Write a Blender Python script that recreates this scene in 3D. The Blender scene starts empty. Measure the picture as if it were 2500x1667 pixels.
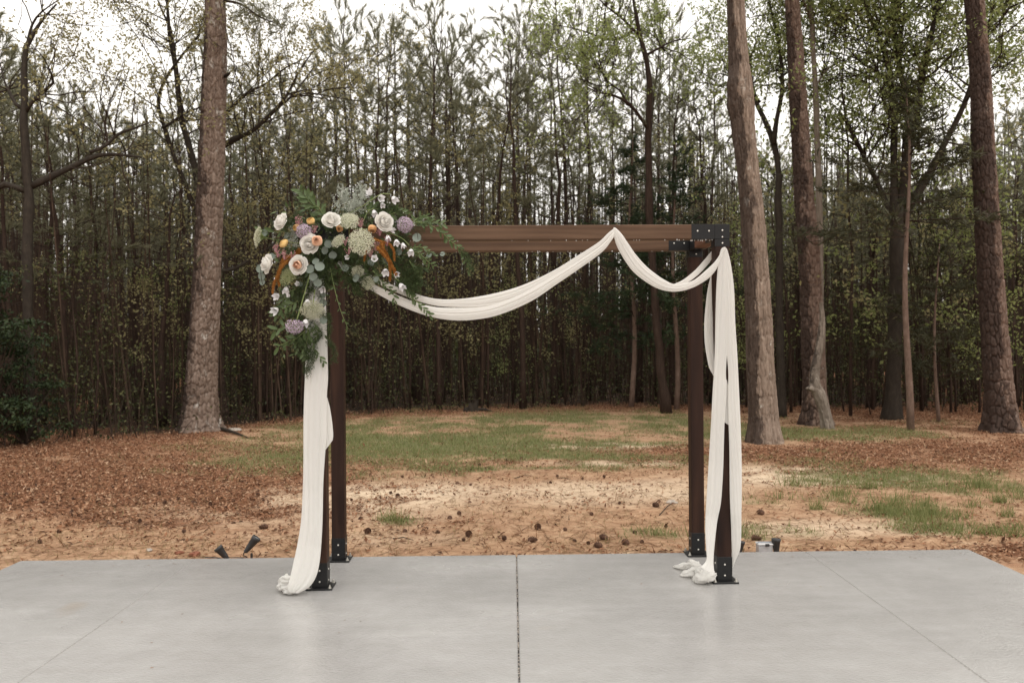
import bpy, math, random
import numpy as np
from mathutils import Vector, Matrix, Quaternion

rng = np.random.default_rng(7)
random.seed(7)
S = bpy.context.scene
COL = S.collection
PI = math.pi

# ------------------------------------------------------------------ camera
F, H, ROLL = 2150.0, 1.49, math.radians(0.45)
cam_d = bpy.data.cameras.new("camera")
cam_d.sensor_width = 36.0
cam_d.lens = 36.0 * F / 2500.0
cam_d.clip_start, cam_d.clip_end = 0.05, 2000
cam_d.dof.use_dof = True
cam_d.dof.focus_distance = 5.4
cam_d.dof.aperture_fstop = 4.0
cam = bpy.data.objects.new("camera", cam_d)
cam.location = (0, 0, H)
cam.rotation_euler = (math.radians(90), ROLL, 0)
COL.objects.link(cam)
S.camera = cam

# ------------------------------------------------------------------ sky, sun, exposure
SUN_EL, SUN_AZ = math.radians(62), math.radians(140)      # azimuth from +Y clockwise: behind the camera, a little to its right
W = bpy.data.worlds.new("World")
S.world = W
W.use_nodes = True
nt = W.node_tree
nt.nodes.clear()
sky = nt.nodes.new("ShaderNodeTexSky")
sky.sky_type = 'NISHITA'
sky.sun_disc = False
sky.sun_elevation = SUN_EL
sky.sun_rotation = SUN_AZ
sky.air_density = 1.0
sky.dust_density = 6.0
sky.ozone_density = 1.0
hs = nt.nodes.new("ShaderNodeHueSaturation")
hs.inputs['Saturation'].default_value = 0.10
mixs = nt.nodes.new("ShaderNodeMix")
mixs.data_type = 'RGBA'
mixs.inputs['Factor'].default_value = 0.72
mixs.inputs['B'].default_value = (13.6, 13.0, 12.2, 1)     # the closed cloud layer: evenly white
bg = nt.nodes.new("ShaderNodeBackground")
bg.inputs['Strength'].default_value = 0.09
out = nt.nodes.new("ShaderNodeOutputWorld")
nt.links.new(sky.outputs[0], hs.inputs['Color'])
nt.links.new(hs.outputs[0], mixs.inputs['A'])
nt.links.new(mixs.outputs['Result'], bg.inputs[0])
nt.links.new(bg.outputs[0], out.inputs[0])

sun_d = bpy.data.lights.new("sun", 'SUN')
sun_d.energy = 0.6
sun_d.angle = math.radians(50)
sun_d.color = (1.0, 0.96, 0.9)
sun = bpy.data.objects.new("sun", sun_d)
sd = Vector((math.sin(SUN_AZ) * math.cos(SUN_EL), math.cos(SUN_AZ) * math.cos(SUN_EL), math.sin(SUN_EL)))
sun.rotation_euler = sd.to_track_quat('Z', 'Y').to_euler()
COL.objects.link(sun)

S.view_settings.view_transform = 'Standard'
S.view_settings.look = 'None'
S.view_settings.gamma = 1.0
S.view_settings.exposure = 0.68
S.render.engine = 'CYCLES'
S.cycles.max_bounces = 6
S.cycles.diffuse_bounces = 3
S.cycles.glossy_bounces = 3
S.cycles.transmission_bounces = 4
S.cycles.transparent_max_bounces = 8
S.cycles.use_denoising = True
S.cycles.caustics_reflective = False
S.cycles.caustics_refractive = False

# ------------------------------------------------------------------ pixel (of the 2500 px photograph) to place
CR, SR = math.cos(ROLL), math.sin(ROLL)


def uv2(px, py):
    u, v = px - 1250.0, py - 833.5
    return u * CR - v * SR, v * CR + u * SR


def P(px, py, d):
    u, v = uv2(px, py)
    return np.array((u / F * d, d, H - v / F * d))


GZ = -0.09


def G(px, py, z=GZ):
    u, v = uv2(px, py)
    d = F * (H - z) / v
    return np.array((u / F * d, d, z))


# ------------------------------------------------------------------ mesh tools
class MB:
    def __init__(s):
        s.v, s.q, s.t, s.qm, s.tm, s.tone = [], [], [], [], [], []
        s.n = 0

    def add(s, v, q=None, t=None, m=0, tone=0.0):
        v = np.asarray(v, float).reshape(-1, 3)
        s.v.append(v)
        s.tone.append(np.broadcast_to(np.asarray(tone, float), (len(v),)))
        if q is not None and len(q):
            s.q.append(np.asarray(q, int) + s.n)
            s.qm.append(np.full(len(q), m))
        if t is not None and len(t):
            s.t.append(np.asarray(t, int) + s.n)
            s.tm.append(np.full(len(t), m))
        s.n += len(v)
        return s

    def mesh(s, name, mats, smooth=False, use_tone=False):
        me = bpy.data.meshes.new(name)
        v = np.concatenate(s.v) if s.v else np.zeros((0, 3))
        q = np.concatenate(s.q) if s.q else np.zeros((0, 4), int)
        t = np.concatenate(s.t) if s.t else np.zeros((0, 3), int)
        me.vertices.add(len(v))
        me.vertices.foreach_set("co", v.astype(np.float32).ravel())
        nl = q.size + t.size
        me.loops.add(nl)
        me.loops.foreach_set("vertex_index", np.concatenate([q.ravel(), t.ravel()]).astype(np.int32))
        npoly = len(q) + len(t)
        me.polygons.add(npoly)
        me.polygons.foreach_set("loop_start", np.concatenate([np.arange(len(q)) * 4, q.size + np.arange(len(t)) * 3]).astype(np.int32))
        if not isinstance(mats, (list, tuple)):
            mats = [mats]
        for m in mats:
            me.materials.append(m)
        mi = np.concatenate((s.qm or [np.zeros(0)]) + (s.tm or [np.zeros(0)])).astype(np.int32)
        me.polygons.foreach_set("material_index", mi)
        me.polygons.foreach_set("use_smooth", np.full(npoly, smooth))
        if use_tone:
            a = me.attributes.new("tone", 'FLOAT', 'POINT')
            a.data.foreach_set("value", np.concatenate(s.tone).astype(np.float32))
        me.update(calc_edges=True)
        me.validate()
        return me

    def obj(s, name, mats, parent=None, smooth=False, use_tone=False):
        return link(name, s.mesh(name, mats, smooth, use_tone), parent)


def link(name, me, parent=None):
    o = bpy.data.objects.new(name, me)
    COL.objects.link(o)
    if parent is not None:
        o.parent = parent
    return o


def thing(name, label, cat, loc=(0, 0, 0), rotz=0.0, group=None):
    o = bpy.data.objects.new(name, None)
    o.empty_display_size = 0.1
    COL.objects.link(o)
    o.location = loc
    o.rotation_euler = (0, 0, rotz)
    return tag(o, label, cat, group)


def tag(o, label=None, cat=None, group=None, kind=None):
    if label:
        o['label'] = label
    if cat:
        o['category'] = cat
    if group:
        o['group'] = group
    if kind:
        o['kind'] = kind
    return o


def dup(root, loc, rot=(0, 0, 0), scale=1.0, label=None, group=None):
    r = root.copy()
    COL.objects.link(r)
    r.location, r.rotation_euler = loc, rot
    r.scale = (scale,) * 3 if not hasattr(scale, '__len__') else scale
    if label:
        r['label'] = label
    if group:
        r['group'] = group
    for ch in list(root.children):
        c = ch.copy()
        COL.objects.link(c)
        c.parent = r
        for g in list(ch.children):
            e = g.copy()
            COL.objects.link(e)
            e.parent = c
    return r


def nrm(a):
    a = np.asarray(a, float)
    return a / np.maximum(np.linalg.norm(a, axis=-1, keepdims=True), 1e-9)


def tube(pts, rad, n=6, cap=True):
    pts = np.asarray(pts, float)
    m = len(pts)
    rad = np.broadcast_to(np.asarray(rad, float), (m,))
    tg = nrm(np.gradient(pts, axis=0))
    d0 = nrm(pts[-1] - pts[0])
    ref = np.array((1.0, 0, 0)) if abs(d0[2]) > 0.7 else np.array((0, 0, 1.0))
    u = nrm(np.cross(tg, ref))
    w = np.cross(u, tg)
    a = np.arange(n) / n * 2 * PI
    v = pts[:, None] + rad[:, None, None] * (np.cos(a)[None, :, None] * u[:, None] + np.sin(a)[None, :, None] * w[:, None])
    i, j = np.meshgrid(np.arange(m - 1), np.arange(n), indexing='ij')
    j2 = (j + 1) % n
    q = np.stack([i * n + j, (i + 1) * n + j, (i + 1) * n + j2, i * n + j2], -1).reshape(-1, 4)
    v = v.reshape(-1, 3)
    t = []
    if cap:
        v = np.concatenate([v, pts[:1], pts[-1:]])
        for j in range(n):
            t.append((m * n, j, (j + 1) % n))
            t.append((m * n + 1, (m - 1) * n + (j + 1) % n, (m - 1) * n + j))
    return v, q, (np.array(t) if t else None)


def box(c, s, bevel=0.0):
    """box of size s round c, its twelve edges cut back by bevel"""
    c, h = np.asarray(c, float), np.asarray(s, float) / 2
    if bevel <= 0:
        v = c + np.array([(x, y, z) for x in (-1, 1) for y in (-1, 1) for z in (-1, 1)]) * h
        return v, [(0, 1, 3, 2), (4, 6, 7, 5), (0, 4, 5, 1), (2, 3, 7, 6), (0, 2, 6, 4), (1, 5, 7, 3)], None
    V, idx = [], {}
    for sx in (-1, 1):
        for sy in (-1, 1):
            for sz in (-1, 1):
                for ax in range(3):
                    p = np.array((sx, sy, sz)) * (h - bevel)
                    p[ax] = (sx, sy, sz)[ax] * h[ax]
                    idx[(sx, sy, sz, ax)] = len(V)
                    V.append(c + p)
    q, t = [], []
    for ax in range(3):
        o1, o2 = (ax + 1) % 3, (ax + 2) % 3
        for s_ in (-1, 1):
            f = []
            for a, b in ((-1, -1), (1, -1), (1, 1), (-1, 1)):
                k = [0, 0, 0]
                k[ax], k[o1], k[o2] = s_, a, b
                f.append(idx[(*k, ax)])
            q.append(f if s_ > 0 else f[::-1])
        for a in (-1, 1):
            for b in (-1, 1):
                k = [0, 0, 0]
                k[o1], k[o2] = a, b
                k1, k2 = list(k), list(k)
                k1[ax], k2[ax] = -1, 1
                f = [idx[(*k1, o1)], idx[(*k2, o1)], idx[(*k2, o2)], idx[(*k1, o2)]]
                q.append(f if a * b > 0 else f[::-1])
    for sx in (-1, 1):
        for sy in (-1, 1):
            for sz in (-1, 1):
                f = [idx[(sx, sy, sz, a)] for a in range(3)]
                t.append(f if sx * sy * sz > 0 else f[::-1])
    return np.array(V), q, t


def lathe(prof, n=12, axis=(0, 0, 1), at=(0, 0, 0)):
    prof = np.asarray(prof, float)
    a = np.arange(n) / n * 2 * PI
    v = np.stack([prof[:, 0][:, None] * np.cos(a), prof[:, 0][:, None] * np.sin(a), np.repeat(prof[:, 1][:, None], n, 1)], -1).reshape(-1, 3)
    m = len(prof)
    i, j = np.meshgrid(np.arange(m - 1), np.arange(n), indexing='ij')
    j2 = (j + 1) % n
    q = np.stack([i * n + j, i * n + j2, (i + 1) * n + j2, (i + 1) * n + j], -1).reshape(-1, 4)
    R = np.array(Vector(axis).to_track_quat('Z', 'Y').to_matrix())
    return v @ R.T + np.asarray(at, float), q, None


def grid_faces(m, n, wrap=False):
    k = n if wrap else n - 1
    i, j = np.meshgrid(np.arange(m - 1), np.arange(k), indexing='ij')
    j2 = (j + 1) % n
    return np.stack([i * n + j, i * n + j2, (i + 1) * n + j2, (i + 1) * n + j], -1).reshape(-1, 4)


def leaf_quads(c, d, nn, L, Wd, fold=0.15):
    c, d = np.asarray(c, float), nrm(d)
    s = nrm(np.cross(d, nn))
    nn = np.cross(s, d)
    L = np.broadcast_to(np.asarray(L, float), (len(c),))[:, None]
    Wd = np.broadcast_to(np.asarray(Wd, float), (len(c),))[:, None]
    mid = c + d * L * 0.45 + nn * Wd * fold
    v = np.stack([c, mid + s * Wd / 2, c + d * L, mid - s * Wd / 2], 1).reshape(-1, 3)
    return v, np.arange(len(c) * 4).reshape(-1, 4)


def rand_dirs(n, r=rng):
    return nrm(r.normal(size=(n, 3)))


def needles(c, d, k, L, w, spread, r=rng):
    """k thin needles at each tuft c round the direction d: triangles"""
    c, d = np.repeat(c, k, 0), np.repeat(nrm(d), k, 0)
    dd = nrm(d + spread * r.normal(size=d.shape))
    s = nrm(np.cross(dd, r.normal(size=d.shape))) * w / 2
    LL = L * r.uniform(0.7, 1.15, (len(c), 1))
    base = c - d * L * r.uniform(0, 0.9, (len(c), 1))
    v = np.stack([base - s, base + s, base + dd * LL], 1).reshape(-1, 3)
    return v, np.arange(len(c) * 3).reshape(-1, 3)


def spline(pts, n):
    """Catmull-Rom through rows of pts, evenly by length"""
    p = np.asarray(pts, float)
    p = np.vstack([2 * p[0] - p[1], p, 2 * p[-1] - p[-2]])
    o = []
    for i in range(1, len(p) - 2):
        t = np.linspace(0, 1, 16, endpoint=False)[:, None]
        a, b, c, d = p[i - 1], p[i], p[i + 1], p[i + 2]
        o.append(0.5 * (2 * b + (c - a) * t + (2 * a - 5 * b + 4 * c - d) * t ** 2 + (3 * b - a - 3 * c + d) * t ** 3))
    o = np.vstack(o + [p[-2][None]])
    s = np.concatenate([[0], np.cumsum(np.linalg.norm(np.diff(o[:, :3], axis=0), axis=1))])
    x = np.linspace(0, s[-1], n)
    return np.stack([np.interp(x, s, o[:, k]) for k in range(o.shape[1])], 1)


def hash2(i, j, k=0):
    x = np.sin(i * 127.1 + j * 311.7 + k * 74.7) * 43758.5453
    return x - np.floor(x)


def vnoise(x, y, k=0):
    x, y = np.asarray(x, float), np.asarray(y, float)
    i, j = np.floor(x), np.floor(y)
    f, g = x - i, y - j
    f, g = f * f * (3 - 2 * f), g * g * (3 - 2 * g)
    return (hash2(i, j, k) * (1 - f) + hash2(i + 1, j, k) * f) * (1 - g) + (hash2(i, j + 1, k) * (1 - f) + hash2(i + 1, j + 1, k) * f) * g


def fbm(x, y, k=0, o=4):
    s, a, t = 0.0, 0.5, 0.0
    for n in range(o):
        s = s + a * vnoise(x * 2 ** n, y * 2 ** n, k + n)
        t += a
        a *= 0.5
    return s / t


# ------------------------------------------------------------------ materials
class NT:
    """a short way of writing node trees"""

    def __init__(s, name):
        s.m = bpy.data.materials.new(name)
        s.m.use_nodes = True
        s.t = s.m.node_tree
        s.b = s.t.nodes["Principled BSDF"]

    def n(s, typ, **kw):
        o = s.t.nodes.new(typ)
        for k, v in kw.items():
            if hasattr(o, k):
                setattr(o, k, v)
        return o

    def l(s, a, b):
        s.t.links.new(a, b)

    def coord(s, scale=(1, 1, 1), kind='Object'):
        tc, mp = s.n("ShaderNodeTexCoord"), s.n("ShaderNodeMapping")
        mp.inputs['Scale'].default_value = scale
        s.l(tc.outputs[kind], mp.inputs[0])
        return mp.outputs[0]

    def noise(s, vec, scale, detail=4, rough=0.6):
        o = s.n("ShaderNodeTexNoise")
        o.inputs['Scale'].default_value = scale
        o.inputs['Detail'].default_value = detail
        o.inputs['Roughness'].default_value = rough
        s.l(vec, o.inputs['Vector'])
        return o.outputs[0]

    def ramp(s, fac, stops):
        o = s.n("ShaderNodeValToRGB")
        e = o.color_ramp.elements
        while len(e) < len(stops):
            e.new(0.5)
        for k, (p, c) in zip(e, stops):
            k.position = p
            k.color = (*c, 1)
        s.l(fac, o.inputs[0])
        return o.outputs[0]

    def mix(s, f, a, b, blend='MIX'):
        o = s.n("ShaderNodeMix", data_type='RGBA', blend_type=blend)
        for x, k in ((f, 'Factor'), (a, 'A'), (b, 'B')):
            i = o.inputs[k] if k == 'Factor' else [z for z in o.inputs if z.name == k and z.type == 'RGBA'][0]
            if hasattr(x, 'links'):
                s.l(x, i)
            elif k == 'Factor':
                i.default_value = x
            else:
                i.default_value = (*x, 1)
        return [z for z in o.outputs if z.type == 'RGBA'][0]

    def math(s, op, a, b=0.0):
        o = s.n("ShaderNodeMath", operation=op)
        for x, i in ((a, o.inputs[0]), (b, o.inputs[1])):
            if hasattr(x, 'links'):
                s.l(x, i)
            else:
                i.default_value = x
        return o.outputs[0]

    def attr(s, name):
        return s.n("ShaderNodeAttribute", attribute_name=name).outputs['Fac']

    def island(s):
        return s.n("ShaderNodeNewGeometry").outputs['Random Per Island']

    def objrand(s):
        return s.n("ShaderNodeObjectInfo").outputs['Random']

    def base(s, c, rough=0.7, spec=0.3, metal=0.0):
        i = s.b.inputs['Base Color']
        if hasattr(c, 'links'):
            s.l(c, i)
        else:
            i.default_value = (*c, 1)
        if hasattr(rough, 'links'):
            s.l(rough, s.b.inputs['Roughness'])
        else:
            s.b.inputs['Roughness'].default_value = rough
        s.b.inputs['Specular IOR Level'].default_value = spec
        s.b.inputs['Metallic'].default_value = metal
        return s

    def bump(s, h, strength=0.3, dist=0.01):
        o = s.n("ShaderNodeBump")
        o.inputs['Strength'].default_value = strength
        o.inputs['Distance'].default_value = dist
        s.l(h, o.inputs['Height'])
        s.l(o.outputs[0], s.b.inputs['Normal'])
        return s

    def translucent(s, c, f):
        tr, mx = s.n("ShaderNodeBsdfTranslucent"), s.n("ShaderNodeMixShader")
        if hasattr(c, 'links'):
            s.l(c, tr.inputs[0])
        else:
            tr.inputs[0].default_value = (*c, 1)
        mx.inputs[0].default_value = f
        s.l(s.b.outputs[0], mx.inputs[1])
        s.l(tr.outputs[0], mx.inputs[2])
        s.l(mx.outputs[0], s.t.nodes["Material Output"].inputs[0])
        return s


def leafmat(name, cols, rough=0.6, f=0.3, spec=0.25):
    k = NT(name)
    c = k.ramp(k.island(), [(i / max(1, len(cols) - 1), c) for i, c in enumerate(cols)])
    k.base(c, rough, spec)
    k.translucent(c, f)
    return k.m


def plain(name, c, rough=0.6, spec=0.3, metal=0.0, var=0.15, scale=30):
    k = NT(name)
    n = k.noise(k.coord(), scale)
    col = k.ramp(n, [(0.3, tuple(x * (1 - var) for x in c)), (0.7, tuple(min(1, x * (1 + var)) for x in c))])
    k.base(col, rough, spec, metal)
    return k.m


def mat_ground():
    k = NT("ground")
    vec = k.coord()
    g, l, sa, hu = k.attr("grass"), k.attr("litter"), k.attr("sand"), k.attr("wood_shade")
    n1, n2, n3 = k.noise(vec, 6, 8, 0.7), k.noise(vec, 45, 5, 0.7), k.noise(vec, 1.1, 4)
    earth = k.ramp(n1, [(0.3, (0.29, 0.165, 0.098)), (0.55, (0.43, 0.275, 0.172)), (0.75, (0.56, 0.41, 0.28))])
    sand = k.ramp(n2, [(0.3, (0.55, 0.415, 0.29)), (0.7, (0.70, 0.575, 0.43))])
    lit = k.ramp(n2, [(0.3, (0.12, 0.052, 0.030)), (0.5, (0.26, 0.125, 0.07)), (0.72, (0.40, 0.225, 0.14))])
    gr = k.ramp(n2, [(0.3, (0.13, 0.125, 0.06)), (0.7, (0.24, 0.235, 0.12))])
    c = k.mix(sa, earth, sand)
    c = k.mix(l, c, lit)
    c = k.mix(g, c, gr)
    c = k.mix(hu, c, k.ramp(n2, [(0.3, (0.018, 0.012, 0.008)), (0.7, (0.05, 0.032, 0.02))]))  # near-black tones stand in for the shade under the trees
    speck = k.ramp(k.noise(vec, 80, 3, 0.6), [(0.60, (1, 1, 1)), (0.70, (0.45, 0.36, 0.30))])
    c = k.mix(0.7, c, speck, 'MULTIPLY')
    c = k.mix(0.35, c, k.ramp(n3, [(0.3, (0.7, 0.62, 0.58)), (0.7, (1.1, 1.08, 1.0))]), 'MULTIPLY')
    k.base(c, 0.9, 0.15)
    k.bump(k.math('ADD', n2, k.math('MULTIPLY', n1, 1.5)), 0.7, 0.02)
    return k.m


def mat_concrete():
    k = NT("concrete")
    vec = k.coord()
    n1, n2, n3 = k.noise(vec, 0.8, 5, 0.6), k.noise(vec, 9, 6, 0.65), k.noise(k.coord((55, 90, 55)), 1, 3, 0.5)
    c = k.ramp(n1, [(0.28, (0.305, 0.297, 0.289)), (0.5, (0.355, 0.347, 0.337)), (0.75, (0.415, 0.406, 0.395))])
    c = k.mix(0.5, c, k.ramp(n2, [(0.3, (0.88, 0.87, 0.86)), (0.7, (1.06, 1.06, 1.06))]), 'MULTIPLY')
    rust = k.ramp(k.noise(vec, 1.7, 2, 0.4), [(0.70, (1, 1, 1)), (0.78, (0.97, 0.90, 0.83))])
    c = k.mix(1.0, c, rust, 'MULTIPLY')
    strk = k.noise(k.coord((1.2, 7.0, 1)), 1.0, 5, 0.7)
    c = k.mix(0.8, c, k.ramp(strk, [(0.35, (0.95, 0.945, 0.94)), (0.55, (1, 1, 1)), (0.70, (1.07, 1.07, 1.07))]), 'MULTIPLY')
    grime = k.ramp(k.noise(vec, 26, 3, .6), [(0.70, (1, 1, 1)), (0.80, (0.80, 0.76, 0.71))])
    c = k.mix(0.7, c, grime, 'MULTIPLY')
    patch_mask = k.ramp(k.noise(k.coord((0.55, 0.8, 1)), 1.0, 4, 0.55), [(0.38, (0.10,) * 3), (0.62, (0.30,) * 3)])  # roughness, smoother where the slab is wet
    k.base(c, patch_mask, 0.75)
    k.bump(k.math('ADD', n3, k.math('MULTIPLY', n2, 0.9)), 0.26, 0.012)
    return k.m


def mat_wood(name, dark, mid, light, axis):
    k = NT(name)
    sc = [17, 17, 17]
    sc[axis] = 1.1
    vec = k.coord(tuple(sc))
    n1 = k.noise(vec, 1.0, 6, 0.65)
    wv = k.n("ShaderNodeTexWave", wave_type='RINGS')
    wv.inputs['Scale'].default_value = 0.55
    wv.inputs['Distortion'].default_value = 7
    wv.inputs['Detail'].default_value = 3
    k.l(vec, wv.inputs['Vector'])
    f = k.math('ADD', k.math('MULTIPLY', n1, 0.88), k.math('MULTIPLY', wv.outputs[1], 0.12))
    c = k.ramp(f, [(0.25, dark), (0.5, mid), (0.75, light)])
    sc2 = [7, 7, 7]
    sc2[axis] = 1.6
    kn = k.noise(k.coord(tuple(sc2)), 1.0, 2, 0.4)
    c = k.mix(0.85, c, k.ramp(kn, [(0.62, (1, 1, 1)), (0.72, (0.5, 0.42, 0.40))]), 'MULTIPLY')
    k.base(c, 0.55, 0.2)
    k.bump(n1, 0.2, 0.003)
    return k.m


def mat_bark(name, cols, lichen, amount=0.66, fine=(18, 18, 7)):
    """bark with pale lichen; the attribute 'wet' marks a darker side, its edge broken up by noise"""
    k = NT(name)
    n1 = k.noise(k.coord(fine), 1.0, 6, 0.7)
    f = k.math('ADD', k.math('MULTIPLY', n1, 0.78), k.math('MULTIPLY', k.attr("tone"), 0.22))
    c = k.ramp(f, [(0.25, cols[0]), (0.5, cols[1]), (0.72, cols[2])])
    li = k.ramp(k.noise(k.coord((5, 5, 3.2)), 1.0, 7, 0.75), [(amount, (0, 0, 0)), (amount + 0.06, (1, 1, 1))])
    c = k.mix(k.math('MULTIPLY', li, 0.8), c, lichen)
    blot = k.noise(k.coord((3.2, 3.2, 1.3)), 1.0, 8, 0.72)
    patch_mask = k.ramp(k.math('ADD', k.attr("patch_mask"), k.math('MULTIPLY', k.math('SUBTRACT', blot, 0.5), 2.6)), [(0.42, (0, 0, 0)), (0.56, (1, 1, 1))])
    c = k.mix(k.math('MULTIPLY', patch_mask, 0.9), c, (0.24, 0.22, 0.22), 'MULTIPLY')
    k.base(c, 0.8, 0.25)
    k.bump(n1, 0.6, 0.02)
    return k.m


def mat_cloth():
    k = NT("sheer_cloth")
    uvn = k.n("ShaderNodeUVMap")
    vec = k.coord((90, 90, 14))
    n = k.noise(vec, 1.0, 2, 0.5)
    c = (0.88, 0.868, 0.84)
    k.base(c, 0.9, 0.1)
    k.bump(n, 0.05, 0.002)
    k.b.inputs['Sheen Weight'].default_value = 0.15
    k.translucent((0.88, 0.865, 0.83), 0.48)
    tp, mx = k.n("ShaderNodeBsdfTransparent"), k.n("ShaderNodeMixShader")
    mx.inputs[0].default_value = 0.14
    old = k.t.nodes["Material Output"].inputs[0].links[0].from_socket
    k.l(old, mx.inputs[1])
    k.l(tp.outputs[0], mx.inputs[2])
    k.l(mx.outputs[0], k.t.nodes["Material Output"].inputs[0])
    return k.m


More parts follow.
